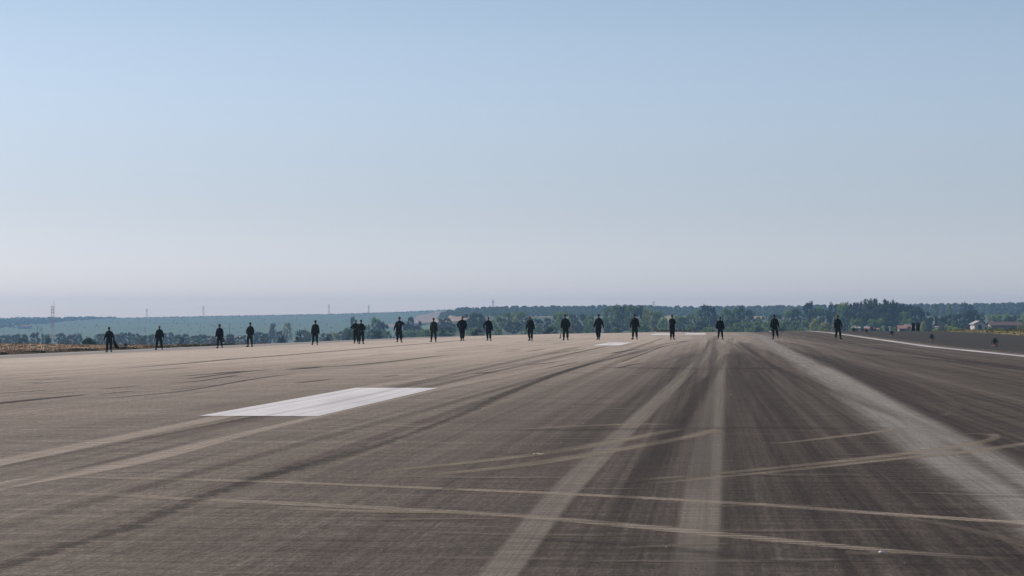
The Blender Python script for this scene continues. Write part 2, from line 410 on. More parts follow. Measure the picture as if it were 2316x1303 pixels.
ribbon('worn_band', [(2420, 1235, .22), (2250, 1110, .27), (2130, 1035, .33), (2035, 962, .40), (1940, 895, .48), (1845, 835, .56), (1775, 795, .62), (1735, 770, .66), (1718, 758, .8)], tD, (0, 1))
ribbon('worn_band', [(2420, 1150, .17), (2250, 1040, .2), (2100, 960, .25), (1960, 885, .3), (1850, 828, .4)], tD, (0, 1))
ribbon('skid_mark', [(60, 1078, .10), (560, 1089, .10), (1000, 1106, .10), (1300, 1119, .105), (1700, 1141, .105), (2000, 1163, .105), (2380, 1188, .10)], tR, (1, 0))
ribbon('skid_mark', [(60, 1112, .08), (400, 1128, .10), (700, 1142, .12), (1156, 1167, .11), (1500, 1197, .12), (1800, 1227, .11), (2000, 1246, .09), (2300, 1270, .09)], tR2)
for pts in ([(1380, 1092, .06), (1640, 1070, .09), (1900, 1044, .12), (2100, 1020, .14), (2190, 1006, .13), (2232, 997, .10), (2250, 989, .08), (2235, 982, .10), (2195, 981, .12), (2140, 985, .08)],
            [(1440, 1098, .06), (1760, 1067, .09), (2000, 1041, .12), (2200, 1021, .13), (2400, 992, .13)],
            [(800, 1074, .09), (1156, 1036, .13), (1330, 1010, .15), (1480, 982, .13), (1560, 966, .1)], [(880, 1084, .09), (1156, 1056, .14), (1350, 1026, .15), (1560, 988, .12), (1650, 962, .08)],
            [(1156, 972, .06), (1420, 960, .18), (1530, 962, .12)],
            [(1280, 842, .2), (1400, 846, .2), (1540, 852, .16)], [(1740, 1006, .08), (1900, 988, .1), (2060, 968, .08)], [(700, 968, .1), (860, 963, .13), (1000, 968, .1)], [(620, 1150, .1), (860, 1158, .1), (1060, 1160, .08)],
            [(1900, 780, .5), (2040, 779, .6), (2130, 780, .4)]):
    ribbon('scuff_line', pts, tT)
tW = track_mat('rubber_on_paint', (.30, .28, .27), .26, along=.3, edge=.9)
for xo, h2 in MARKL:
    o_ = lay('rubber_streak', [(xo, ya + .02, h2), (xo + .05, (ya + yb) / 2, h2 * 1.3), (xo - .03, yb - .02, h2)], tW, (0, 0)); o_.location.z = .0036
rq = random.Random(17)
tH = track_mat('scuff_faint', (.21, .18, .155), .42, edge=.8)
ribbon('scuff_line', [(2060, 862, .07), (2120, 890, .10), (2160, 918, .10), (2140, 938, .10), (2080, 945, .08), (1990, 942, .06)], tH)
for pts in ([(2000, 1165, .05), (2150, 1190, .07), (2280, 1222, .07), (2380, 1260, .06)], [(1100, 926, .06), (1300, 933, .07), (1560, 941, .07), (1760, 947, .07), (1980, 950, .06)], [(900, 980, .05), (1150, 972, .06), (1560, 972, .07), (1960, 976, .06), (2300, 975, .06)], [(1500, 868, .12), (1760, 872, .12)], [(1690, 826, .4), (1880, 820, .6), (2100, 822, .6), (2300, 826, .4)], [(1316, 885, .12), (1560, 888, .14), (1760, 884, .1)]):
    ribbon('scuff_line', pts, tH)
for _ in range(34):                                     # many old crossing wheel marks, each a real tyre width
    px = rq.uniform(850, 2150); py = rq.uniform(835, 1290); dx = rq.uniform(150, 520); sl_ = rq.gauss(0, .02)
    hw = rq.uniform(.04, .10) * (1 if py > 950 else 1.6)
    ribbon('scuff_line', [(px, py, hw * .6), (px + dx / 2, py + sl_ * dx / 2 + rq.gauss(0, 1), hw), (px + dx, py + sl_ * dx, hw * .6)], tH)
tL = track_mat('lane_pale', (.18, .155, .135), .24, edge=.9, along=.03)
for _ in range(30):                                     # faint lengthwise wheel lanes
    X0 = rq.uniform(-5.5, 10.5); X1 = X0 + rq.gauss(0, .9); hw = rq.uniform(.07, .16); Ya = rq.uniform(6, 22); Yb = rq.uniform(60, 190)
    q0 = Vector((X0, Ya, gz(X0, Ya))); q1 = Vector((X1, Yb, gz(X1, Yb))); P_ = []
    for t_ in (0, .3, .65, 1):
        X = X0 + (X1 - X0) * t_; Y = Ya + (Yb - Ya) * t_; P_.append((X, Y, hw * (1 + t_)))
    lane(P_, tL if rq.random() < .55 else tM)
ribbon('pavement_crack', [(-40, 1300, .08), (140, 1238, .07), (300, 1188, .09), (420, 1140, .08), (560, 1090, .10), (760, 1035, .12), (920, 985, .09), (1060, 930, .10), (1150, 890, .12), (1300, 832, .13), (1430, 800, .14), (1560, 771, .2)], tK, (0, 1))
for pts in ([(-60, 918, .10), (0, 912, .16), (100, 902, .15), (205, 892, .09)], [(-40, 892, .07), (60, 886, .06), (110, 882, .05)], [(240, 836, .10), (400, 824, .16), (520, 813, .2), (640, 804, .2), (760, 794, .22), (880, 784, .26), (967, 777, .26), (1060, 769, .22), (1150, 763, .2)],
            [(400, 852, .10), (520, 843, .13), (620, 836, .10)], [(420, 858, .06), (480, 850, .1), (580, 838, .08)], [(640, 838, .12), (700, 832, .15), (800, 826, .15), (900, 816, .15), (1003, 804, .1)],
            [(190, 906, .04), (300, 896, .05), (420, 884, .05), (560, 860, .06), (640, 848, .05)], [(360, 868, .05), (450, 862, .06), (540, 848, .05)], [(60, 870, .06), (160, 862, .06), (210, 860, .05)], [(0, 876, .05), (70, 873, .05)],
            [(645, 837, .07), (700, 833, .14), (730, 829, .06)], [(1280, 767.5, .12), (1330, 765.5, .14), (1380, 764, .1)], [(1190, 768, .1), (1230, 766, .12), (1290, 762, .1)], [(1150, 776, .12), (1220, 772, .14), (1260, 769, .1)],
            [(1500, 778, .1), (1530, 774, .14), (1560, 770, .12)], [(1080, 784, .12), (1100, 783, .14), (1120, 782, .1)], [(980, 796, .1), (1010, 794, .14), (1050, 792, .08)], [(1380, 800, .1), (1420, 793, .12), (1450, 789, .1)]):
    ribbon('dark_streak', pts, tS)
rr = random.Random(3)
for _ in range(75):
    px = rr.uniform(-20, 1420); py = 770 + rr.random() ** 1.3 * 150
    if py < 806 - px * .032 + 3: continue
    if py > 905 - px * .05: continue
    h_ = hit(px, py); Ls = rr.uniform(1.5, 9) * (h_.y / 60); 
    sl_ = (735 - py) / (1600 - px) * rr.uniform(.45, .9); dx = Ls / h_.y * F * .12 + 20
    hw = rr.uniform(.05, .12) * (h_.y / 70) ** .6
    ribbon('dark_streak', [(px, py, hw * .5), (px + dx / 2, py + sl_ * dx / 2, hw), (px + dx, py + sl_ * dx, hw * .5)], tS)
for pts in ([(1985, 765, .12), (2030, 763.5, .16), (2075, 763, .12)], [(2215, 783.5, .08), (2270, 784, .12), (2330, 783, .1)], [(2120, 770.5, .1), (2150, 771, .14), (2190, 770.5, .08)], [(2040, 758, .1), (2100, 757, .2), (2160, 759, .1)]): ribbon('dark_streak', pts, tS)  # the streak at the nearest lamp is its cast shadow, painted in
lay('edge_crack', [(12.30, 60, .05), (12.42, 90, .07), (12.28, 120, .06), (12.40, 150, .06), (12.33, 200, .05)], track_mat('edge_gap', (.012, .011, .010), 1.0, along=1.2, edge=.5, jag=.8), (0, 0))
lay('edge_rubble', [(12.62, 55, .05), (12.70, 80, .08), (12.58, 110, .08), (12.68, 140, .08), (12.6, 200, .06)], track_mat('edge_grit', (.30, .27, .23), 1.0, along=1.6, edge=.6, jag=.9), (0, 0))
# broad rubber smears in the wheel lanes on the right
for pts in ([(1790, 775, .5), (1900, 820, .5), (2050, 880, .45), (2250, 960, .3), (2400, 1020, .25)], [(1755, 772, .3), (1850, 812, .3), (1960, 862, .3), (2160, 965, .25), (2400, 1050, .2)], [(1680, 775, 1.0), (1700, 850, .55), (1740, 930, .5), (1800, 1050, .35), (1880, 1250, .28)],
            [(1560, 800, .5), (1480, 870, .35), (1350, 960, .3), (1150, 1080, .25)], [(1662, 800, .35), (1660, 900, .25), (1665, 1050, .18), (1672, 1290, .12)], [(1595, 850, .2), (1560, 920, .18), (1500, 1020, .13), (1440, 1110, .1)],
            [(1350, 830, .8), (1600, 835, .8), (1800, 832, .7)], [(1930, 800, .5), (2100, 812, .6), (2320, 838, .5)], [(1150, 975, .25), (1500, 970, .3), (1800, 968, .3), (1960, 972, .2)], [(1130, 1215, .08), (1500, 1240, .1), (1900, 1290, .1)]):
    ribbon('rubber_smear', pts, tM)

# ---------------------------------------------------------------- people
def remeshed(mb, voxel, smooth=3):
    me = mb.mesh('tmp'); o = bpy.data.objects.new('tmp', me); C.objects.link(o)
    md = o.modifiers.new('r', 'REMESH'); md.mode = 'VOXEL'; md.voxel_size = voxel; md.use_smooth_shade = True
    if smooth: s_ = o.modifiers.new('s', 'SMOOTH'); s_.factor = .5; s_.iterations = smooth
    dg = bpy.context.evaluated_depsgraph_get(); dg.update()
    out = bpy.data.meshes.new_from_object(o.evaluated_get(dg)); bpy.data.objects.remove(o); bpy.data.meshes.remove(me)
    return out
def ik(a, b, l1, l2, hint):
    a, b = Vector(a), Vector(b); d = b - a; L = min(d.length, (l1 + l2) * .998); n = d.normalized(); b = a + n * L
    k = (l1 * l1 - l2 * l2 + L * L) / (2 * L); h_ = math.sqrt(max(l1 * l1 - k * k, 0)); hv = Vector(hint); hv -= n * hv.dot(n); hv.normalize()
    return a + n * k + hv * h_, b
def m_camo(name, c1, c2, c3, sc=9.0):
    if name in MATS: return MATS[name]
    m, t, b = newmat(name); g = G(t); tcn = g.n('ShaderNodeTexCoord').outputs['Object']
    a = g.noise(tcn, sc, 2.0, .5); b_ = g.noise(tcn, sc * 1.7, 2.0, .5)
    col = g.mix(g.mr(a, .49, .52), c1, c2); col = g.mix(g.mr(b_, .57, .60), col, c3)
    t.links.new(col, b.inputs['Base Color']); b.inputs['Roughness'].default_value = .95; b.inputs['Specular IOR Level'].default_value = .08
    MATS[name] = m; return m
CAMO = m_camo('camouflage_cloth', (.011, .014, .010), (.020, .022, .013), (.006, .006, .006))
CAMO2 = m_camo('camouflage_pale', (.014, .017, .011), (.045, .045, .026), (.007, .007, .006))
DARKC = m_camo('dark_cloth', (.009, .009, .010), (.014, .013, .014), (.006, .006, .007))
SKIN = simple('skin', (.115, .066, .048), .55, .08, 12); HAIR = simple('hair', (.014, .011, .009), .8, .3, 60)
BOOT = simple('boot_leather', (.010, .010, .010), .5, .2, 30); EYE = simple('eye', (.02, .015, .012), .2, .1, 9)
RP = random.Random(42)
def person(px, foot, head, label, pose):
    P = dict(ll=(-.11, 0, 0), lr=(.11, 0, 0), hl=(-.30, -.05, .80), hr=(.30, -.05, .80), el=(-.6, .6, 0), er=(.6, .6, 0), stout=1.03, lean=0.0, turn=0.0, nod=.36, bald=False, mat='c', skirt=0.0, rz=0.0, wide=1.0)
    P['rz'] = RP.uniform(-.3, .3); P['nod'] = RP.uniform(.32, .62); P['lean'] = RP.uniform(-.035, .035); P['turn'] = RP.uniform(-.35, .2)
    P.update(pose)
    q = hit(px, foot)
    s = (foot - head) / F * q.y / 1.775
    W = P['stout']
    def T(x, y_, z): return Vector((x + P['lean'] * max(0, z - .9), y_, z))     # sideways lean of the trunk
    hipc = Vector((0, 0, .94)); chest = T(0, .01, 1.33); neck0 = T(0, .015, 1.46); neck1 = T(0, -.015, 1.54); hc = T(0, -.035, 1.645)
    body = MB(); jac = MB(); tro = MB(); boots = []; tips = {}
    # trunk
    body.loft([(0, 0, .84, .13, .09), (0, 0, .92, .165 * W, .105 * W), (T(0, 0, 1.05).x, 0, 1.05, .135 * W, .095 * W), (chest.x, .005, 1.22, .155 * W, .105 * W), (chest.x, .01, 1.35, .175, .11), (neck0.x, .015, 1.45, .13, .08), (neck0.x, .015, 1.49, .06, .055)])
    body.cap(neck0, neck1 + Vector((0, 0, .03)), .058, .052)
    jac.loft([(0, 0, .78, .200 * W, .135 * W), (0, 0, .86, .205 * W, .14 * W), (T(0, 0, 1.05).x, 0, 1.03, .188 * W, .132 * W), (chest.x, .005, 1.2, .200 * W, .135 * W), (chest.x, .01, 1.34, .198, .13), (neck0.x, .015, 1.425, .14, .10), (neck0.x, .01, 1.485, .075, .07), (neck0.x, .01, 1.515, .062, .06)])
    for sx_ in (-1, 1):    # breast and hip pockets
        jac.box((chest.x + sx_ * .085, -.122, 1.29), (.11, .045, .12)); jac.box((sx_ * .10 * W, -.122 * W, .92), (.13, .05, .15))
    # head
    Mh = Matrix.Rotation(P['turn'], 3, 'Z') @ Matrix.Rotation(P['nod'], 3, 'X'); hp = lambda x, y_, z: hc + Mh @ Vector((x, y_, z))
    body.ell(hp(0, .012, .028), (.078, .098, .095), 16, 12, Mh); body.ell(hp(0, -.022, -.045), (.060, .070, .075), 14, 10, Mh); body.ell(hp(0, -.065, -.092), (.028, .025, .022), 10, 8, Mh)
    body.ell(hp(0, -.108, -.022), (.013, .020, .022), 8, 8, Mh); body.ell(hp(0, -.092, .004), (.012, .016, .03), 8, 8, Mh); body.ell(hp(0, -.085, -.066), (.025, .014, .010), 8, 6, Mh); body.ell(hp(0, -.078, .028), (.05, .022, .012), 10, 6, Mh)
    for sx_ in (-1, 1): body.ell(hp(sx_ * .080, .012, -.012), (.010, .020, .033), 8, 8, Mh)
    # arms and hands
    for sd_, hk, ek in ((-1, 'hl', 'el'), (1, 'hr', 'er')):
        sh_ = T(sd_ * .172, .015, 1.378); el, wr = ik(sh_, P[hk], .285, .255, P[ek])
        body.cap(sh_, el, .052, .040); body.cap(el, wr, .040, .028)
        jac.cap(sh_, el, .069 * P['wide'], .066 * P['wide']); jac.cap(el, el + (wr - el) * .93, .062 * P['wide'], .050 * P['wide']); jac.cap(T(sd_ * .075, .012, 1.445), sh_, .055, .068)
        fd = (wr - el).normalized(); side = Vector((0, -1, 0)); side -= fd * side.dot(fd); side.normalize(); pn = fd.cross(side)
        if pn.x * sd_ > 0: pn = -pn       # palm faces the body
        palm = wr + fd * .05; body.cap(wr, palm + fd * .035, .026, .030); body.ell(palm, (.018, .018, .018), 8, 6)
        for k, (ln, off) in enumerate(((.070, .030), (.080, .011), (.074, -.009), (.058, -.027))):
            a0 = palm + side * off + fd * .02; a1 = a0 + fd * .045 + pn * .006; a2 = a1 + (fd * .8 + pn * .6) * (ln * .42); a3 = a2 + (fd * .35 + pn * .9) * (ln * .32)
            body.cap(a0, a1, .011, .0095); body.cap(a1, a2, .0095, .0085); body.cap(a2, a3, .0085, .0075)
        t0 = palm + side * .028 - fd * .01; t1 = t0 + side * .028 + fd * .022 + pn * .008; t2 = t1 + fd * .028 + pn * .012 + side * .006
        body.cap(t0, t1, .013, .011); body.cap(t1, t2, .011, .009)
        tips[sd_] = palm + fd * .05 + pn * .02
    # legs
    for sd_, lk in ((-1, 'll'), (1, 'lr')):
        fx, fy, lf = P[lk]; fx += sd_ * .03; hj = Vector((sd_ * .09, 0, .90)); kn, an = ik(hj, (fx, fy, .10 + lf), .42, .405, (sd_ * .12, -1, 0))
        body.cap(hj, kn, .082, .055); body.cap(kn, an, .052, .036)
        tro.cap(hj, kn, .116 * W, .090); tro.cap(kn, kn + (an - kn) * .66, .088, .080); tro.ell(kn + (an - kn) * .62, (.088, .09, .065), 12, 8)
        tro.box(hj + (kn - hj) * .62 + Vector((sd_ * .075, 0, 0)), (.05, .13, .17))
        pit = lf * 3.2; fdn = Vector((sd_ * .30, -math.cos(pit), -math.sin(pit))).normalized()
        heel = an + Vector((0, .02, 0)) - Vector((0, 0, .055)); toe = an + fdn * .16 - Vector((0, 0, .055))
        body.cap(heel, toe, .034, .026)
        bt = MB(); bt.cap(kn + (an - kn) * .58, an, .055, .048); bt.cap(an - Vector((0, 0, .02)), heel + Vector((0, -.01, 0)), .046, .044); bt.cap(heel, an + fdn * .11 - Vector((0, 0, .048)), .050, .054); bt.cap(an + fdn * .11 - Vector((0, 0, .048)), toe, .054, .044)
        boots.append(bt)
    tro.loft([(0, 0, .80, .15 * W, .11 * W), (0, 0, .90, .175 * W, .118 * W), (0, 0, 1.0, .16 * W, .11 * W)])
    root = link('person', remeshed(body, .0105, 2), SKIN); root.location = q; root.scale = (s, s, s); root.rotation_euler.z = P['rz']
    tag(root, label, 'person', 'line of people walking across the runway')
    mt = {'c': CAMO, 'p': CAMO2, 'd': DARKC}[P['mat']]
    link('jacket', remeshed(jac, .018, 2), mt, root); link('trousers', remeshed(tro, .018, 2), mt if P['mat'] != 'd' else CAMO, root)
    for bt in boots: link('boot', remeshed(bt, .014, 1), BOOT, root)
    if not P['bald']:
        hb = MB(); hb.ell(hp(0, .018, .045), (.087, .106, .092), 16, 12, Mh); hb.ell(hp(0, .05, -.005), (.076, .07, .075), 14, 10, Mh)
        me = remeshed(hb, .012, 1); link('hair', me, HAIR, root)
    for sx_ in (-1, 1):
        e_ = MB(); c_ = hp(sx_ * .030, -.088, .006); e_.ell(c_, (.011, .009, .007), 8, 6, Mh); e_.build('eye', EYE, root, smooth=True)
    Mw = Matrix.Translation(q) @ Matrix.Rotation(P['rz'], 4, 'Z') @ Matrix.Scale(s, 4)
    return {k: Mw @ v for k, v in tips.items()}
def stride(l, r): return dict(ll=(-.09, l, .02 if l > .1 else 0), lr=(.09, r, .02 if r > .1 else 0))
PP = []
def pr(px, f, h_, label, **k): PP.append(person(px, f, h_, label, k)); return PP[-1]
t0 = pr(247, 796.5, 738, "leftmost person of the line, in dark camouflage, a dark jacket hanging from one hand", ll=(-.12, 0, 0), lr=(.13, -.08, 0), hl=(-.36, -.05, .84), hr=(.36, -.02, .84), wide=1.12, stout=1.06, nod=.35)
t1 = pr(360, 791.5, 735, "second person from the left, bare-headed, feet wide apart and empty hands at the hips", ll=(-.17, -.05, 0), lr=(.17, .04, 0), hl=(-.28, -.08, .82), hr=(.30, -.04, .86), turn=-.5, bald=True, stout=1.05)
t2 = pr(497, 787.5, 732, "person in dark clothes carrying a dark helmet low beside one leg", ll=(-.05, -.22, 0), lr=(.11, .12, 0), hl=(-.31, -.02, .80), hr=(.27, -.06, .80), turn=-.6, wide=1.1, mat='d', stout=1.05)
t3 = pr(566, 785, 728, "slim upright person beside the helmet carrier, one hand held at the waist", ll=(-.13, -.03, 0), lr=(.12, 0, 0), hl=(-.20, -.17, 1.0), hr=(.23, -.08, .88), nod=.1)
t4 = pr(713, 780.5, 723.5, "lone person with arms hanging loose, walking right of the short white lamp posts", ll=(-.13, -.24, 0), lr=(.10, .14, .02), hl=(-.28, -.02, .79), hr=(.27, .02, .84), turn=-.5, rz=.1)
t5 = pr(805, 777, 722, "person half hidden behind the left shoulder of another, elbow bent outward", ll=(-.06, -.12, 0), lr=(.10, .1, 0), hl=(-.16, -.20, 1.10), hr=(.2, -.1, .9), el=(-1, .2, 0), turn=-.4, bald=True)
t6 = pr(817, 778, 722.5, "person in front of a half hidden companion, forearms held before the body", ll=(-.09, -.05, 0), lr=(.09, -.12, 0), hl=(-.12, -.24, .98), hr=(.16, -.22, 1.0), nod=.4)
t7 = pr(902, 775, 716, "broad person raising one elbow with a hand at the chest, other arm hanging straight", ll=(-.06, .12, .03), lr=(.13, -.22, 0), hl=(-.34, -.05, .84), hr=(.06, -.22, 1.24), er=(1, .1, .25), nod=.5, lean=.06, wide=1.1)
t8 = pr(981, 773.5, 718.5, "slim person in paler camouflage standing with legs apart and arms straight down", ll=(-.15, 0, 0), lr=(.12, -.04, 0), hl=(-.27, -.02, .80), hr=(.26, -.02, .80), mat='p')
t9 = pr(1045, 772, 714, "stout bald person with both hands tucked back at the hips", ll=(-.04, -.28, 0), lr=(.06, .18, .04), hl=(-.23, .08, .95), hr=(.25, .05, .92), bald=True, stout=1.15, wide=1.15, turn=-.4, mat='d')
t10 = pr(1105, 771.5, 716, "bald person with one elbow bent out and that hand beside the pocket", ll=(-.03, .16, .04), lr=(.10, -.26, 0), hl=(-.33, -.12, .92), hr=(.29, .02, .84), el=(-1, .5, 0), bald=True, stout=1.05, wide=1.1, nod=.5, mat='d')
t11 = pr(1200, 771, 714.5, "bald person with lit scalp walking between two green tree clumps, arms hanging", ll=(-.06, .10, .02), lr=(.15, -.22, 0), hl=(-.31, -.1, .79), hr=(.30, 0, .82), bald=True, lean=-.07, nod=.5, turn=-.2)
t12 = pr(1279, 770, 711, "person carrying a long dark stick pointing down from one hand", ll=(-.09, -.18, 0), lr=(.11, .10, .02), hl=(-.28, -.05, .86), hr=(.26, -.1, .90), lean=-.04, wide=1.08)
t13 = pr(1354, 769.5, 710, "person with arms swung away from the body, behind the second white runway marking", ll=(-.06, .20, .05), lr=(.05, -.28, 0), hl=(-.34, -.02, .80), hr=(.35, .02, .80), stout=1.02)
t14 = pr(1436, 768.5, 710, "person holding a small pale cup beside the thigh, in front of tall yellowish trees", ll=(-.05, -.28, 0), lr=(.07, .16, .03), hl=(-.33, -.06, .82), hr=(.32, 0, .80))
t15 = pr(1520, 768, 712, "person with folded arms and a long dark coat draped down one side", ll=(-.04, .06, 0), lr=(.03, -.18, 0), hl=(.05, -.20, 1.16), hr=(-.05, -.22, 1.12), el=(-1, 0, 0), er=(1, 0, 0), nod=.3)
t16 = pr(1629, 767.5, 717, "short person in a loose dark jacket with wide sleeves, hands hidden low", ll=(-.12, .08, .02), lr=(.10, -.22, 0), hl=(-.31, 0, .86), hr=(.31, 0, .86), wide=1.35, stout=1.12, mat='d', turn=-.3)
t17 = pr(1752, 767.5, 712, "person in mid-stride holding a white-bottomed flask low in one hand", ll=(-.04, -.24, 0), lr=(.17, .30, .10), hl=(-.29, -.04, .78), hr=(.33, .05, .80), lean=-.03, turn=-.3)
t18 = pr(1895, 767.5, 713, "rightmost person of the line, in pale-blotched camouflage beside the white edge line", ll=(-.10, .10, .02), lr=(.12, -.20, 0), hl=(-.26, -.05, .84), hr=(.34, .05, .82), mat='p', lean=-.03, nod=.4)

# things people hold (each hangs from the hand that holds it)
def cloth_item(name, top, pts, th, mat, label, cat):
    mb = MB(); P = [Vector(p_) for p_ in pts]
    for i in range(len(P) - 1):
        for k in range(5):
            a = P[i] + (P[i+1] - P[i]) * k / 5; b = P[i] + (P[i+1] - P[i]) * (k + 1) / 5
            w0 = th[i] + (th[i+1] - th[i]) * k / 5; w1 = th[i] + (th[i+1] - th[i]) * (k + 1) / 5
            for o_ in (-1, -.35, .35, 1):
                mb.cap(a + Vector((o_ * w0, .02 * math.sin(o_ * 5 + k), 0)), b + Vector((o_ * w1, .02 * math.cos(o_ * 4 + k), 0)), .035, .035)
    o = link(name, remeshed(mb, .018, 2), mat, None, top); return tag(o, label, cat)
cloth_item('jacket_carried', t0[1], [(-.02, 0, .06), (.03, 0, -.10), (.13, 0, -.32), (.24, 0, -.46)], (.03, .06, .10, .11), CAMO, "dark folded jacket flaring out from the leftmost person's hand", 'jacket')
hm = MB(); hm.loft([(0, 0, -.28, .11, .09), (0, 0, -.20, .13, .115), (0, 0, -.10, .12, .11), (0, 0, -.02, .08, .07), (0, 0, .0, .03, .03)], 20)
o = hm.build('helmet', simple('helmet_shell', (.012, .013, .013), .45, .2, 8), None, t2[1], True); tag(o, "dark helmet hanging low from the hand of the third person from the left", 'helmet')
stp = MB(); stp.bar((0, .0, .02), (.05, 0, -.08), .008); stp.bar((0, 0, .02), (-.05, 0, -.08), .008); stp.build('chin_strap', BOOT, o)
st = MB(); st.cap((0, 0, .10), (-.03, 0, -.20), .018, .022); st.cap((-.03, 0, -.20), (-.11, 0, -.62), .022, .04)
tag(st.build('stick', simple('stick_wood', (.02, .018, .015), .7, .2, 10), None, t12[-1], True), "long dark stick hanging from a hand of the person it leads down beside", 'stick')
cu = MB(); cu.lathe([(.028, -.06), (.034, .04), (.036, .045)], 16)
cup = cu.build('cup', simple('cup_paper', (.45, .44, .42), .6, .1, 10), None, t14[-1] + Vector((-.02, -.03, .02)), True); tag(cup, "small pale cup in the hand of the person before the yellowish trees", 'cup')
li = MB(); li.lathe([(.038, .045), (.038, .055), (.02, .06)], 16); li.build('lid', BOOT, cup)
cloth_item('coat_carried', t15[-1], [(-.06, 0, .02), (-.12, .02, -.22), (-.15, .02, -.48), (-.16, .02, -.66)], (.05, .08, .09, .07), DARKC, "long dark coat draped over the folded arms of a person", 'coat')
fl = MB(); fl.lathe([(.03, .04), (.04, .02), (.05, -.06), (.05, -.10)], 16)
fo = fl.build('flask', BOOT, None, t17[-1] + Vector((0, 0, -.06)), True); tag(fo, "white-bottomed flask in the hand of the person in mid-stride", 'flask')
fb = MB(); fb.ell((0, 0, -.135), (.085, .07, .045), 14, 8); tag(fb.build('flask_bottom', simple('white_plastic', (.85, .85, .83), .35, .04, 5), fo, smooth=True), "white rounded bottom")

# ---------------------------------------------------------------- runway lamps, sign boards, debris
MET = simple('lamp_metal', (.03, .028, .028), .45, .3, 12); RING = simple('lamp_ring', (.15, .145, .135), .35, .15, 8); ORG = simple('orange_paint', (.15, .08, .045), .7, .35, 20); GLS = simple('lamp_glass', (.05, .055, .05), .15, .3, 10)
def lamp(name, loc, label, s=1.0, pole=.14, group='runway lamps along the right shoulder'):
    r = empty(name, loc, label, 'runway lamp', group); r.scale = (s, s, s)
    b = MB(); b.lathe([(.20, 0), (.19, .02), (.10, .05), (.045, .08), (.04, pole)], 18); b.build('base', ORG, r, smooth=False)
    M = Matrix.Translation((0, 0, pole + .14)) @ Matrix.Rotation(R(90), 4, 'X')
    b = MB(); b.lathe([(.07, -.13), (.13, -.09), (.148, -.02), (.15, .05)], 20); b.xf(M).build('housing', MET, r, smooth=True)
    b = MB(); b.lathe([(.150, .05), (.156, .055), (.156, .080), (.136, .085), (.13, .07)], 24); ring = b.xf(M).build('rim', RING, r, smooth=False)
    b = MB(); b.lathe([(.124, .055), (.09, .078), (.03, .088)], 20); b.xf(M).build('lens', GLS, r, smooth=True)
    b = MB(); b.bar((-.17, 0, pole + .14), (-.17, 0, pole - .04), .014); b.bar((.17, 0, pole + .14), (.17, 0, pole - .04), .014); b.bar((-.17, 0, pole - .04), (.17, 0, pole - .04), .014); b.build('bracket', MET, r)
    return r
for (px, py, lab, s_) in ((2250, 782, "nearest and largest round runway lamp on the dark right shoulder", 1.0), (2107, 769.5, "second nearest round runway lamp on the dark right shoulder", .95), (2017, 759, "round runway lamp on the right shoulder, left of the two dark boards", .95),
                     (1959, 753.3, "round runway lamp on the right shoulder before the white walled building", .95), (1918, 751, "farthest and smallest round runway lamp, nearest to the rightmost person", .95)):
    q = hit(px, py); q.x = min(max(q.x, 14.6), 16.5); q.z = gz(q.x, q.y) - .012; lamp('runway_lamp', q, lab, s_)
def onrow(px, X): return Vector((X, X / ray(px, 735).x, gz(X, X / ray(px, 735).x)))
lamp('runway_lamp', onrow(283.5, -44.8), "round lamp tilted in the dry grass right of the leftmost person", .95, .2, 'runway lamps along the left edge').rotation_euler.z = .5
lamp('runway_lamp', onrow(672, -43.6) + Vector((0, 0, -.0)), "dark round lamp on the far left runway edge beside a thin stake", .95, .45, 'runway lamps along the left edge')
lamp('runway_lamp', onrow(790, -43.4), "small dark lamp on the left runway edge left of the overlapping pair", .55, .2, 'runway lamps along the left edge')
q = onrow(678, -43.6); r = empty('stake', q, "thin dark stake with a small flag beside the far left lamp", 'stake')
b = MB(); b.bar((0, 0, 0), (.06, 0, .85), .018, .015); b.build('rod', MET, r); b = MB(); b.box((.06, 0, .88), (.22, .02, .14)); b.build('flag', MET, r)
q = onrow(543, -43.6); r = empty('marker_post', q, "short white marker post with a white cap on the left runway edge", 'marker post')
b = MB(); b.bar((0, 0, 0), (0, 0, .55), .035, .03, 10); b.build('post', WL, r); b = MB(); b.ell((0, 0, .72), (.10, .10, .07), 14, 8); b.build('cap', simple('cap_white', (.7, .7, .7), .4, .05, 5), r, smooth=True); b = MB(); b.bar((0, 0, .54), (0, 0, .68), .05, .05, 10); b.build('lamp_body', MET, r)
# two boards on a frame
q = at(2071, 205); SB = q
r = empty('board_sign', q, "pair of dark upright boards on the right shoulder beyond the lamps", 'sign')
BK = simple('board_black', (.006, .006, .007), .6, .2, 3)
for dx in (-.24, .24):
    b = MB(); b.box((dx, 0, .50), (.34, .05, .82)); b.build('panel', BK, r)
for dx in (-.06, .06, ): 
    b = MB(); b.box((dx * 6.4, .045, .43), (.035, .035, .90)); b.build('leg', MET, r)
b = MB(); b.box((0, .045, .30), (.80, .03, .04)); b.box((0, .045, .75), (.80, .03, .04)); b.build('rail', MET, r)
# debris
q = hit(1218, 1032); b = MB()
for k in range(7): b.ell((-.035 + k * .012, .012 * math.sin(k), .010), (.011, .010, .006), 7, 5)
tag(b.build('paper_scrap', simple('scrap', (.62, .55, .40), .8, .2, 60), None, q + Vector((0, 0, .006))), "small crumpled pale scrap lying on the dark asphalt between two scuff lines", 'litter')
q = hit(1992, 1254); b = MB(); b.ell((0, 0, .006), (.010, .009, .007), 8, 6); b.ell((.007, .004, .006), (.006, .006, .005), 8, 6)
tag(b.build('pebble', simple('pebble_white', (.75, .73, .68), .7, .1, 60), None, q + Vector((0, 0, .004))), "tiny white pebble near the end of the wider rope-like skid mark", 'pebble')

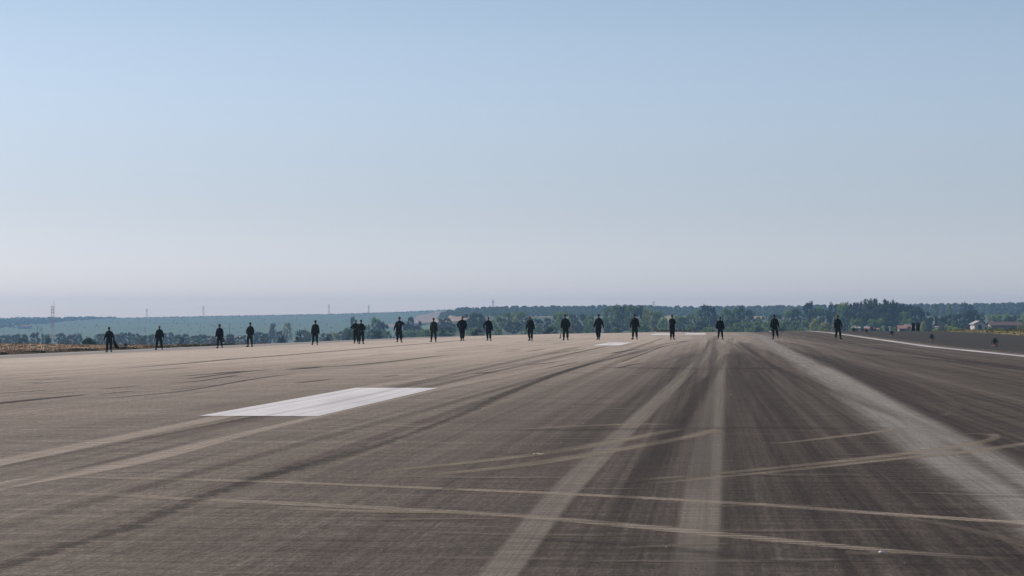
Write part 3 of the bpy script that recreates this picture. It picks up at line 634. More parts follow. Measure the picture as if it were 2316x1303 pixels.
# gravel scattered over the runway
rg = random.Random(11); mb = MB()
for _ in range(230):
    Y = 7 + rg.random() ** 1.5 * 60; u_ = rg.uniform(-30, 2340); X = ray(u_, 735).x * Y
    if X > 11 or X < -40: continue
    s_ = rg.uniform(.0025, .006) * (1 + Y / 40)
    z_ = gz(X, Y); a = rg.uniform(0, 6.28)
    vs = [(X + s_ * math.cos(a + k * 2.1), Y + s_ * math.sin(a + k * 2.1), z_ + .012) for k in range(3)] + [(X, Y, z_ + .012 + s_ * 1.1)]
    mb.add(vs, [(0, 1, 3), (1, 2, 3), (2, 0, 3)])
tag(mb.build('gravel', simple('gravel', (.24, .215, .19), .9, .5, 3)), kind='stuff')

# ---------------------------------------------------------------- grass
def grass(name, spots, mats, seed, hgt=(.07, .16)):
    rg = random.Random(seed); mb = MB(); mi = []
    for (X, Y, k, sc) in spots:
        for _ in range(7):
            a = rg.uniform(0, 6.28); h_ = rg.uniform(*hgt) * sc; ox = rg.gauss(0, .14); oy = rg.gauss(0, .14); w_ = rg.uniform(.02, .045) * (1 + sc * .4); z_ = gz(X + ox, Y + oy) - .04
            dx, dy = math.cos(a) * w_, math.sin(a) * w_; lx, ly = rg.gauss(0, .3) * h_, rg.gauss(0, .3) * h_
            mb.add([(X + ox - dx, Y + oy - dy, z_), (X + ox + dx, Y + oy + dy, z_), (X + ox + lx, Y + oy + ly, z_ + h_)], [(0, 1, 2)]); mi.append(k)
    me = mb.mesh(name); o = link(name, me, mats); me.polygons.foreach_set('material_index', mi); return tag(o, kind='stuff')
rg = random.Random(5); sp = []
for _ in range(2600):
    Y = rg.uniform(100, 205); u_ = rg.uniform(-30, 420 if Y < 150 else 760); X = ray(u_, 735).x * Y
    if X > -44.4: continue
    sp.append((X, Y, rg.choice((0, 0, 2, 0, 2, 0, 0, 1)), rg.uniform(.5, 1.0)))
for _ in range(1500):                                 # the ragged line of clumps along the asphalt
    u_ = rg.uniform(-30, 530); X = rg.gauss(-45.2, .45); X = min(X, -44.5); Y = X / ray(u_, 735).x
    cl = math.sin(Y * 1.7) + math.sin(Y * .63 + 1)
    sp.append((X, Y, 1 if cl > .5 or u_ > 410 else (3 if cl < -.7 and u_ > 170 else 0), 1.0 if cl < .5 else 1.5))
grass('grass', sp, [simple('grass_dry', (.30, .21, .125), .9, .3, 2), simple('grass_green', (.055, .06, .022), .9, .3, 2), simple('grass_tan', (.38, .27, .15), .9, .2, 2), simple('grass_orange', (.34, .24, .15), .9, .2, 2)], 1)
sp = []
for _ in range(2200):
    Y = rg.uniform(120, 250); X = rg.uniform(25.8, 42)
    if X < 25.5: continue
    sp.append((X, Y, rg.choice((0, 0, 1, 2)), rg.uniform(.5, .9)))
grass('grass', sp, [simple('grass_yellow', (.17, .15, .05), .9, .3, 2), simple('grass_olive', (.09, .09, .035), .9, .3, 2), simple('grass_straw', (.22, .19, .09), .9, .2, 2)], 2, (.08, .2))

# ---------------------------------------------------------------- trees
def leafmat(name, c1, c2):
    m, t, b = newmat(name); g = G(t); oi = g.n('ShaderNodeObjectInfo').outputs['Random']; tcn = g.n('ShaderNodeTexCoord').outputs['Object']
    f = g.mr(g.noise(tcn, 2.2, 3.0, .6), .35, .65); col = g.mix(f, c1, c2)
    k = g.mr(oi, 0.0, 1.0, .82, 1.2, False); col = g.mix(1.0, col, g.comb(k, k, k), 'MULTIPLY')
    t.links.new(col, b.inputs['Base Color']); b.inputs['Roughness'].default_value = .8; b.inputs['Specular IOR Level'].default_value = .15
    # leaves let some light through
    tr = g.n('ShaderNodeBsdfTranslucent'); t.links.new(col, tr.inputs[0]); mx = g.n('ShaderNodeMixShader'); mx.inputs[0].default_value = .28
    t.links.new(b.outputs[0], mx.inputs[1]); t.links.new(tr.outputs[0], mx.inputs[2]); t.links.new(mx.outputs[0], t.nodes['Material Output'].inputs[0])
    return m
LM = {'sage': leafmat('leaves_sage', (.075, .105, .045), (.12, .15, .07)), 'grove': leafmat('leaves_grove', (.06, .10, .05), (.09, .14, .07)), 'green': leafmat('leaves_green', (.14, .22, .055), (.22, .32, .09)), 'dark': leafmat('leaves_dark', (.03, .058, .024), (.06, .095, .036)),
      'yellow': leafmat('leaves_yellow', (.27, .30, .07), (.38, .38, .12)), 'autumn': leafmat('leaves_autumn', (.13, .11, .06), (.14, .10, .06)), 'olive': leafmat('leaves_olive', (.055, .075, .04), (.10, .125, .075))}
BARK = simple('bark', (.09, .075, .06), .95, .3, 6)
def crown_mesh(name, shape, seed, n_cl, n_leaf, leaf):
    """unit crown: 1 high, width 1, base at z=0; leaf-sized faces in clumps spread through the volume"""
    rg = random.Random(seed); mb = MB()
    def prof(z):
        if shape == 'round': return math.sqrt(max(0, 1 - ((z - .52) / .5) ** 2)) * .5
        if shape == 'tall': return .46 * (1 - z ** 4) ** .6 * (.65 + .35 * min(1, z * 4))
        if shape == 'cone': return .5 * (1 - z) ** .55 * min(1, z * 8 + .3)
        if shape == 'bush': return .5 * math.sqrt(max(0, 1 - z ** 2))
    for c in range(n_cl):
        z = rg.uniform(.06, .95); r = prof(z) * math.sqrt(rg.uniform(.15, 1.05)); a = rg.uniform(0, 6.28)
        cc = Vector((r * math.cos(a), r * math.sin(a), z)); cr = rg.uniform(.07, .15) * (1.0 if shape != 'cone' else .6); 
        for _ in range(n_leaf):
            d = Vector((rg.gauss(0, 1), rg.gauss(0, 1), rg.gauss(0, 1))); d.normalize(); p_ = cc + d * cr * rg.uniform(.5, 1.1); p_.z = max(p_.z, 0)
            nn = (d + Vector((rg.gauss(0, .5), rg.gauss(0, .5), rg.gauss(0, .5)))).normalized(); t1_ = nn.orthogonal().normalized(); t2_ = nn.cross(t1_); l_ = leaf * rg.uniform(.6, 1.3)
            a_ = rg.uniform(0, 6.28); e1 = (t1_ * math.cos(a_) + t2_ * math.sin(a_)) * l_; e2 = (t2_ * math.cos(a_) - t1_ * math.sin(a_)) * l_ * .7
            mb.add([p_ - e1, p_ + e2, p_ + e1, p_ - e2], [(0, 1, 2, 3)])
    return mb.mesh(name)
def trunk_mesh(seed):
    rg = random.Random(seed); mb = MB(); p0 = Vector((0, 0, -.06)); r0 = .035
    for k in range(4):
        p1 = p0 + Vector((rg.gauss(0, .012), rg.gauss(0, .012), .20)); mb.bar(p0, p1, r0, r0 * .72, 7)
        if k:
            for _ in range(3):
                a = rg.uniform(0, 6.28); q_ = p1 + Vector((math.cos(a) * .2, math.sin(a) * .2, rg.uniform(.1, .2))); mb.bar(p1, q_, r0 * .45, r0 * .12, 5)
        p0, r0 = p1, r0 * .72
    return mb.mesh('trunk')
CRN = {}
for sh_ in ('round', 'tall', 'cone', 'bush'):
    for k in range(3): CRN[sh_, k] = crown_mesh('crown', sh_, 10 * k + len(sh_), 64 if sh_ != 'cone' else 80, 28, .040 if sh_ != 'cone' else .03)
TRK = [trunk_mesh(k) for k in range(3)]
CM = {}
ORD = ['first', 'second', 'third', 'fourth', 'fifth', 'sixth', 'seventh', 'eighth', 'ninth', 'tenth', 'eleventh', 'twelfth', 'thirteenth', 'fourteenth', 'fifteenth', 'sixteenth', 'seventeenth', 'eighteenth', 'nineteenth', 'twentieth']
PXS = [247, 360, 497, 566, 713, 805, 817, 902, 981, 1045, 1105, 1200, 1279, 1354, 1436, 1520, 1629, 1752, 1895]
TREES = []
def tree(px, ytop, wpx, kind, shape, Y=None, base=None, crown_from=.12):
    Y = Y or 950.0; q = at(px, Y); 
    zt = zpx(ytop, Y); hgt = max(zt - q.z, 1.5); wd = wpx / F * Y
    low = shape in ('bush',)
    lk = 'sage' if kind == 'green' and px < 800 else kind; key = (shape, len(TREES) % 3, lk)
    if key not in CM: me = CRN[key[0], key[1]].copy(); me.materials.append(LM[lk]); CM[key] = me
    r = bpy.data.objects.new('bush' if low else 'tree', None); C.objects.link(r); r.location = q; r.empty_display_size = 1
    c = bpy.data.objects.new('crown', CM[key]); C.objects.link(c); c.parent = r
    cf = 0 if low else crown_from; c.location = (0, 0, hgt * cf); c.scale = (wd * 1.3, wd * 1.3, hgt * (1 - cf)); c.rotation_euler.z = random.uniform(0, 6.28)
    t_ = bpy.data.objects.new('trunk', TRK[len(TREES) % 3]); C.objects.link(t_); t_.parent = r
    if not TRK[len(TREES) % 3].materials: TRK[len(TREES) % 3].materials.append(BARK)
    t_.scale = (min(hgt, wd * 1.2) * (.8 if not low else .5),) * 2 + (hgt * (.95 if not low else .7),)
    TREES.append((px, ytop, wpx, kind, shape, Y, r))
TL = [ # px, top, width, colour, shape, distance
 (8,760,26,'dark','round',1100),(30,758,30,'green','round',1000),(48,757,24,'dark','round',980),(80,754,20,'autumn','round',900),(103,757,20,'green','round',950),(140,755,26,'dark','round',1000),(163,758,20,'autumn','round',900),(176,756,18,'green','round',980),
 (228,756,24,'green','round',900),(262,757,22,'autumn','round',950),(285,753,26,'dark','round',980),(306,756,18,'green','round',900),(322,760,24,'dark','round',950),(345,757,20,'green','round',900),(378,754,30,'dark','round',1000),(402,758,20,'green','round',900),
 (420,756,16,'dark','tall',950),(440,760,28,'green','round',900),(458,758,22,'dark','round',950),(478,761,20,'autumn','round',850),(520,757,22,'dark','round',900),(548,760,24,'autumn','round',900),(585,752,26,'dark','round',950),(602,756,18,'dark','round',900),
 (617,732,16,'autumn','tall',1200),(650,730,17,'yellow','tall',1200),(634,750,24,'green','round',950),(686,748,30,'dark','round',950),(699,753,26,'green','round',900),(738,755,24,'green','round',900),(757,753,18,'yellow','round',950),(775,750,22,'green','round',900),
 (798,716,14,'green','tall',1050),(790,742,24,'green','round',950),(828,735,20,'green','round',1000),(849,719,22,'green','tall',1050),(862,728,26,'dark','round',1000),(850,745,30,'dark','round',900),(878,750,22,'green','round',880),
 (916,729,30,'dark','round',1050),(929,716,17,'dark','cone',1100),(944,737,24,'dark','round',1000),(950,727,10,'dark','tall',1150),(958,745,24,'green','round',900),(990,738,22,'dark','round',1000),(998,722,20,'dark','cone',1080),(1011,719,20,'dark','cone',1060),(1024,733,22,'dark','round',980),(930,748,30,'green','round',860),(985,750,28,'green','round',860),(1015,748,26,'green','round',850),
 (1042,727,18,'green','tall',950),(1062,711,26,'dark','round',1000),(1077,709,30,'dark','round',980),(1092,722,22,'dark','round',950),(1070,742,26,'green','bush',850),(1108,725,24,'green','round',980),(1128,716,22,'green','round',960),(1148,706,18,'green','tall',960),(1166,709,22,'yellow','round',980),(1180,707,22,'green','round',960),
 (1195,718,20,'dark','round',980),(1160,728,30,'dark','round',930),(1215,722,22,'dark','round',960),(1218,740,22,'green','bush',840),(1239,720,18,'dark','round',980),(1262,709,22,'green','round',980),(1274,706,26,'green','round',950),(1296,712,20,'dark','round',960),(1320,712,26,'dark','round',970),(1334,713,20,'green','round',960),
 (1250,738,28,'green','bush',850),(1300,734,26,'autumn','bush',850),(1342,722,24,'green','round',940),(1375,695,20,'green','tall',950),(1392,691,22,'green','tall',930),(1408,694,24,'dark','tall',940),(1426,691,24,'green','tall',930),(1445,694,24,'dark','round',950),(1461,698,14,'yellow','tall',930),(1474,703,18,'yellow','tall',940),(1490,706,22,'green','round',940),
 (1500,720,20,'green','round',920),(1385,730,34,'dark','bush',850),(1455,728,34,'green','bush',850),(1530,714,22,'green','round',960),(1545,718,24,'dark','round',950),(1562,712,20,'green','round',970),(1580,700,18,'green','tall',980),(1597,691,22,'dark','round',960),(1612,694,18,'dark','tall',960),(1585,728,28,'dark','bush',860),
 (1640,699,26,'green','round',960),(1664,698,20,'green','tall',960),(1676,693,16,'dark','tall',960),(1695,702,22,'dark','round',980),(1655,722,30,'dark','round',900),(1720,716,20,'green','round',960),(1752,712,34,'dark','round',980),(1782,703,20,'green','round',980),(1800,698,22,'dark','round',980),(1832,685,24,'dark','round',960),(1850,696,20,'green','round',960),
 (1868,700,22,'dark','round',940),(1886,688,22,'dark','round',960),(1905,688,24,'green','round',940),(1925,686,24,'dark','round',950),(1945,683,22,'dark','tall',940),(1963,680,24,'dark','round',940),(1980,675,14,'dark','cone',940),(1970,688,30,'dark','round',930),(2002,677,13,'dark','cone',940),(2014,682,18,'dark','round',940),(2024,684,16,'dark','round',940),
 (1995,690,32,'dark','round',920),(2035,688,26,'dark','round',940),(2055,692,26,'dark','round',950),(2075,696,26,'dark','round',940),(2092,705,22,'dark','round',940),(1915,705,36,'dark','round',890),(1955,708,36,'dark','round',880),(1998,710,36,'dark','round',880),(2045,714,30,'dark','round',880),(2048,706,18,'green','tall',870),
 (1936,722,26,'green','round',840),(1972,722,20,'green','tall',840),(1990,722,18,'green','round',840),(2012,726,22,'dark','round',840),(2060,722,18,'green','round',850),(2088,728,13,'yellow','tall',840),(2098,722,20,'dark','round',860),(2112,718,22,'dark','round',880),(2135,716,26,'dark','round',880),(2155,712,22,'dark','round',900),(2175,710,26,'dark','round',900),
 (2200,704,28,'dark','round',920),(2216,712,22,'dark','round',910),(2116,688,12,'green','tall',1300),(2148,690,11,'green','tall',1300),(2180,686,14,'dark','round',1350),(2196,690,14,'dark','round',1350),(2130,732,20,'autumn','bush',830),(2158,726,13,'green','tall',830),(2146,737,26,'yellow','bush',830),(2180,736,28,'dark','bush',840),(2246,714,26,'green','round',930),(2268,712,30,'green','round',930),
 (2290,716,30,'dark','round',920),(2312,712,26,'green','round',930),(2305,728,16,'yellow','tall',830),(2330,722,26,'green','round',860)]
for a in TL:
    a_ = list(a); a_[2] = a[2] * (1.45 if a[4] == 'cone' else 1); tree(*a_)
for (px, y_, w_) in ((1668, 733, 24), (1690, 729, 24), (1712, 727, 24), (1734, 728, 24), (1756, 724, 24), (1778, 724, 24), (1800, 725, 24), (1822, 724, 24), (1844, 724, 24), (1866, 728, 26), (1890, 732, 26), (1645, 738, 22), (1605, 738, 24), (1560, 736, 22)):
    tree(px, y_ + random.uniform(-3, 3), w_, random.choice(('green', 'green', 'yellow', 'dark')), 'bush', 780 + random.uniform(0, 60))
for (px, y_, w_, kd, Y) in ((2188, 741, 20, 'autumn', 500), (2205, 744, 14, 'yellow', 480), (2238, 739, 16, 'green', 520), (2262, 743, 22, 'green', 500), (2290, 742, 20, 'dark', 510), (2308, 736, 18, 'yellow', 500), (2160, 742, 22, 'yellow', 520), (2120, 743, 20, 'green', 560),
                            (1934, 742, 14, 'dark', 560), (1962, 745, 12, 'green', 560), (1978, 743, 12, 'dark', 560), (1992, 741, 12, 'green', 560), (2006, 742, 12, 'dark', 560), (2024, 740, 14, 'green', 580), (2040, 744, 12, 'dark', 560), (2060, 745, 12, 'green', 560)):
    tree(px, y_, w_, kd, 'bush', Y)
for k in range(44):                                                      # low scrub along the foot of the slopes
    px = -10 + k * 54 + random.uniform(-16, 16)
    if px > 2330: continue
    lo = 768 if px < 520 else (764 if px < 760 else 750 if px < 1000 else 744)
    tree(px, lo + random.uniform(-4, 3), random.uniform(16, 30), random.choice(('green', 'dark', 'autumn' if px < 700 else 'green')), 'bush', random.uniform(560, 760))
# dark round bush at the end of the dry grass
q = at(199, 205); TREES_N = len(TREES); tree(199, 766, 40, 'dark', 'bush', 300)
TREES[-1][6]['label'] = "dark low rounded bush at the back of the dry grass, left of the leftmost person"; TREES[-1][6]['category'] = 'bush'; TREES[-1][6].name = 'bush'
cells = {}
for T_ in TREES[:-1]:
    i = sum(1 for p_ in PXS if p_ < T_[0]); cells.setdefault(i, []).append(T_)
for i, L_ in cells.items():
    L_.sort(key=lambda t_: t_[0])
    wh = "left of the leftmost person" if i == 0 else ("right of the rightmost person" if i == len(PXS) else "between the %s and %s person from the left" % (ORD[i-1], ORD[i]))
    cnt = {}
    for T_ in L_:
        k = (T_[3], T_[4]); cnt[k] = cnt.get(k, 0) + 1
    seen = {}
    for T_ in L_:
        k = (T_[3], T_[4]); seen[k] = seen.get(k, 0) + 1
        cn = {'green': 'green', 'dark': 'dark', 'yellow': 'yellow-green', 'autumn': 'brownish'}[T_[3]]; sn = {'round': 'round tree', 'tall': 'slender tree', 'cone': 'pointed conifer', 'bush': 'low bush'}[T_[4]]
        o = T_[6]
        lab = cn + ' ' + sn + ' ' + wh
        if cnt[k] > 1: lab += ", " + (ORD[seen[k] - 1] if seen[k] <= 20 else 'last') + " such from left"
        o['label'] = lab; o['category'] = 'bush' if T_[4] == 'bush' else 'tree'; o['group'] = 'trees beyond the runway' if T_[4] != 'bush' else 'bushes beyond the runway'
        if T_[4] == 'cone': o.name = 'conifer_tree'

# olive trees: those on the right ridge one by one, the rest of the groves as a mass
def blob(rg, s, n=38):
    mb = MB()
    for _ in range(n):
        d = Vector((rg.gauss(0, 1), rg.gauss(0, 1), rg.gauss(0, .9))); d.normalize(); p_ = Vector((d.x * .5, d.y * .5, .52 + d.z * .42)) * 1.0; p_ *= rg.uniform(.82, 1.12)
        t1_ = (d + Vector((rg.gauss(0, .3), rg.gauss(0, .3), rg.gauss(0, .3)))).normalized().orthogonal().normalized(); t2_ = d.cross(t1_); l_ = rg.uniform(.13, .22)
        mb.add([p_ - t1_ * l_, p_ + t2_ * l_, p_ + t1_ * l_, p_ - t2_ * l_], [(0, 1, 2, 3)])
    return mb
rg = random.Random(21); OP = []
for k in range(4):
    me = blob(rg, 1, 150).mesh('crown'); me.materials.append(LM['olive']); OP.append(me)
stk = MB(); stk.bar((0, 0, -.1), (0, 0, .4), .06, .045, 6); stk.bar((0, 0, .3), (.15, .05, .6), .03, .02, 5); stk.bar((0, 0, .3), (-.13, -.05, .6), .03, .02, 5); stm = stk.mesh('trunk'); stm.materials.append(BARK)
pts = []
for Y in [1650 + 25 * j for j in range(12)]:
    u_ = 1000.0 if Y > 1700 else 1030
    while u_ < 2340:
        X = ray(u_, 735).x * Y; pts.append((X + rg.gauss(0, 1.0), Y + rg.gauss(0, 5), rg.uniform(3.8, 5.6), u_)); u_ += rg.uniform(9.5, 13.5)
vis = [p_ for p_ in pts]; front = sorted(vis, key=lambda p_: (0 if p_[1] > 1895 else 1 if p_[3] > 1980 else 2, rg.random()))
SK = front[:280]; rest = front[280:]
for i, (X, Y, s_, u_) in enumerate(SK):
    r = bpy.data.objects.new('olive_tree', None); C.objects.link(r); r.location = (X, Y, gz(X, Y) - .15 * s_); r['label'] = "one of many alike round dark olive trees on the far hazy ridge"; r['category'] = 'tree'; r['group'] = 'olive trees on the far ridge'
    c = bpy.data.objects.new('crown', OP[i % 4]); C.objects.link(c); c.parent = r; c.scale = (s_, s_, s_ * .85); c.rotation_euler.z = rg.uniform(0, 6.28); c.location.z = s_ * .08
    t_ = bpy.data.objects.new('trunk', stm); C.objects.link(t_); t_.parent = r; t_.scale = (s_, s_, s_ * .8)
mb = MB(); B = [blob(rg, 1, 30) for _ in range(5)]
def put(X, Y, s_, q_=B):
    z_ = gz(X, Y) - .18 * s_; b_ = rg.choice(q_); a = rg.uniform(0, 6.28); ca, sa = math.cos(a), math.sin(a)
    mb.add([(X + (v[0] * ca - v[1] * sa) * s_, Y + (v[0] * sa + v[1] * ca) * s_, z_ + v[2] * s_ * .85) for v in b_.v], b_.f)
for (X, Y, s_, u_) in rest: put(X, Y, s_)
Y = 1780.0
while Y < 3300:                                                    # rows across the left hillside
    u_ = -30 + rg.uniform(0, 8)
    while u_ < 1010:
        if rg.random() < (.05 if Y < 3100 else .9) and not (930 < u_ < 1010 and Y < 2700): X = ray(u_, 735).x * Y; put(X, Y + rg.gauss(0, 9), rg.uniform(1.3, 2.2) if Y < 3100 else rg.uniform(1.6, 2.8))
        u_ += rg.uniform(6, 10)
    Y += 32
for _ in range(520):                                               # dark wood on the upper left slope
    u_ = rg.uniform(-20, 230); X = ray(u_, 735).x; Y = rg.uniform(2700, 3250) if rg.random() < .6 else rg.uniform(2300, 3250)
    if Y < 2300 + u_ * 4: continue
    put(X * Y, Y, rg.uniform(4.5, 7.5))
for _ in range(26): u_ = rg.gauss(242, 7); put(ray(u_, 735).x * 3230, 3230 + rg.gauss(0, 20), rg.uniform(3.5, 5.5))
og = mb.build('olive_grove', LM['grove']); tag(og, kind='stuff')

# ---------------------------------------------------------------- fields on the slopes (draped sheets)
def field(name, poly, col, col2, dz=.25):
    """poly: list of (y, xleft, xright) rows in the photograph, laid on the hillside itself"""
    vs = []; n = 14; rows = []
    for y_, a, b in poly:
        rw_ = []
        for i in range(n + 1):
            h_ = hit(a + (b - a) * i / n, y_, 1150.0, 3400.0)
            rw_.append(h_)
        rows.append(rw_)
    rows = [r_ for r_ in rows if all(r_)]
    if len(rows) < 2: return
    for r_ in rows: vs += [(p_.x, p_.y, p_.z + dz) for p_ in r_]
    fs = [(j * (n + 1) + i, j * (n + 1) + i + 1, (j + 1) * (n + 1) + i + 1, (j + 1) * (n + 1) + i) for j in range(len(rows) - 1) for i in range(n)]
    tag(link(name, mesh(name, vs, fs, True), simple(name + str(len(vs)) + str(poly[0][1]), col, .95, .2, .06, col2=col2)), kind='structure')
field('bare_field', [(740, 862, 910), (734, 880, 950), (728, 930, 1040), (722, 936, 1062), (717, 940, 1062), (713, 950, 1050), (709, 975, 1030), (706, 985, 1010), (703, 992, 1004)], (.22, .16, .12), (.30, .22, .16))
field('dry_field', [(716, 1070, 1130), (713, 1060, 1135), (711, 1080, 1125)], (.12, .12, .055), (.18, .165, .085))
field('dry_field', [(719, 1220, 1300), (715, 1215, 1310), (712, 1225, 1290)], (.13, .12, .06), (.20, .18, .09))
field('dry_field', [(728, 1500, 1525), (720, 1496, 1530), (714, 1502, 1526)], (.20, .19, .09), (.26, .24, .12))
field('dry_field', [(722, 1700, 1724), (718, 1700, 1726), (715, 1705, 1722)], (.26, .23, .10), (.32, .28, .14))

# ---------------------------------------------------------------- masts, pylons, poles
def lattice(mb, z0, z1, w0, w1, n, r):
    for k in range(n):
        a = z0 + (z1 - z0) * k / n; b = z0 + (z1 - z0) * (k + 1) / n; wa = w0 + (w1 - w0) * k / n; wb = w0 + (w1 - w0) * (k + 1) / n
        ca = [(x_ * wa / 2, y_ * wa / 2, a) for x_, y_ in ((-1, -1), (1, -1), (1, 1), (-1, 1))]; cb = [(x_ * wb / 2, y_ * wb / 2, b) for x_, y_ in ((-1, -1), (1, -1), (1, 1), (-1, 1))]
        for i in range(4):
            j = (i + 1) % 4; mb.bar(ca[i], cb[i], r, r, 4, False); mb.bar(ca[i], cb[j], r * .6, r * .6, 4, False); mb.bar(ca[j], cb[i], r * .6, r * .6, 4, False); mb.bar(cb[i], cb[j], r * .6, r * .6, 4, False)
MR = simple('mast_red', (.34, .10, .07), .6, .15, 1); MW = simple('mast_white', (.55, .54, .52), .6, .1, 1); STL = simple('galvanised_steel', (.16, .16, .17), .6, .2, .5); WOOD = simple('pole_wood', (.06, .05, .045), .9, .2, 2)
q = at(119, 640); top = zpx(694, 640) - q.z
r = empty('radio_mast', q, "tall red and white lattice radio mast behind the dry grass on the left", 'radio mast')
for k in range(7):
    b = MB(); lattice(b, top * k / 7, top * (k + 1) / 7, .8, .8, 3, .022); b.build('mast_section', MR if k % 2 == 0 else MW, r)
b = MB(); b.bar((0, 0, top), (0, 0, top + .9), .04); b.bar((.5, 0, top - .5), (.5, 0, top + 2.0), .03); b.build('whip_antenna', STL, r)
for z_, w_ in ((.15, 1.3), (-.9, 1.0), (-1.8, .9)):
    b = MB(); b.bar((-w_ / 2, 0, top + z_), (w_ / 2, 0, top + z_), .05)
    for k in range(5): b.bar((-w_ / 2 + w_ * k / 4, -.3, top + z_), (-w_ / 2 + w_ * k / 4, .3, top + z_ + .1), .03)
    b.build('antenna_arm', STL, r)
def upole(px, yt, yb, Y, label):
    q = at(px, Y); q.z = zpx(yb, Y) if zpx(yb, Y) < q.z else q.z; h_ = zpx(yt, Y) - q.z; r = empty('utility_pole', q, label, 'utility pole', 'wooden poles in the valley')
    b = MB(); b.bar((0, 0, 0), (0, 0, h_), .22, .16, 7); b.build('pole', WOOD, r); b = MB(); b.bar((-1.0, 0, h_ - .5), (1.0, 0, h_ - .5), .10); b.build('cross_arm', WOOD, r)
upole(85, 738, 760, 1500, "left of two thin poles standing left of the radio mast"); upole(95, 741, 760, 1500, "right of two thin poles standing left of the radio mast"); upole(519, 733, 756, 1500, "lone thin pole between the third and fourth person from the left")
PY = []
def pylon(px, yt, Y, label):
    q = at(px, Y); h_ = zpx(yt, Y) - q.z; r = empty('pylon', q, label, 'pylon', 'pylons of the power line on the far hill')
    b = MB(); lattice(b, 0, h_ * .72, h_ * .19, h_ * .07, 5, .07); lattice(b, h_ * .72, h_, h_ * .07, h_ * .03, 2, .07); b.build('tower_frame', STL, r)
    for z_, w_ in ((.74, .30), (.86, .24), (.97, .16)):
        b = MB(); b.bar((-h_ * w_ / 2, 0, h_ * z_), (h_ * w_ / 2, 0, h_ * z_), .11); b.bar((-h_ * w_ / 2, 0, h_ * z_), (0, 0, h_ * (z_ + .03)), .07); b.bar((h_ * w_ / 2, 0, h_ * z_), (0, 0, h_ * (z_ + .03)), .07); b.build('cross_arm', STL, r)
    PY.append((q, h_))
pylon(332, 697.5, 3150, "leftmost pylon on the far hill, above the second person"); pylon(460, 691.5, 3100, "second pylon from the left on the far hill"); pylon(744, 688.5, 3100, "third pylon from the left, just right of the fifth person"); pylon(834, 690, 3100, "fourth pylon from the left, right of the overlapping pair")
pylon(1115, 678, 2050, "pylon on the wooded ridge above the bald person with bent elbow"); pylon(1479, 682, 2150, "rightmost small pylon on the ridge above the yellowish trees")
b = MB()
for i in range(3):
    (q0, h0), (q1, h1) = PY[i], PY[i+1]
    for z_ in (.74, .97):
        for s_ in (-1, 1):
            a = q0 + Vector((s_ * 1.8, 0, h0 * z_)); c = q1 + Vector((s_ * 1.8, 0, h1 * z_)); prev = a
            for k in range(1, 13): t_ = k / 12; n_ = a.lerp(c, t_) - Vector((0, 0, 5.0 * 4 * t_ * (1 - t_) * (.8 if i else .5))); b.bar(prev, n_, .022, .022, 3, False); prev = n_
tag(b.build('power_line', STL), "thin sagging power cables strung between the pylons on the far left hill", 'power line')

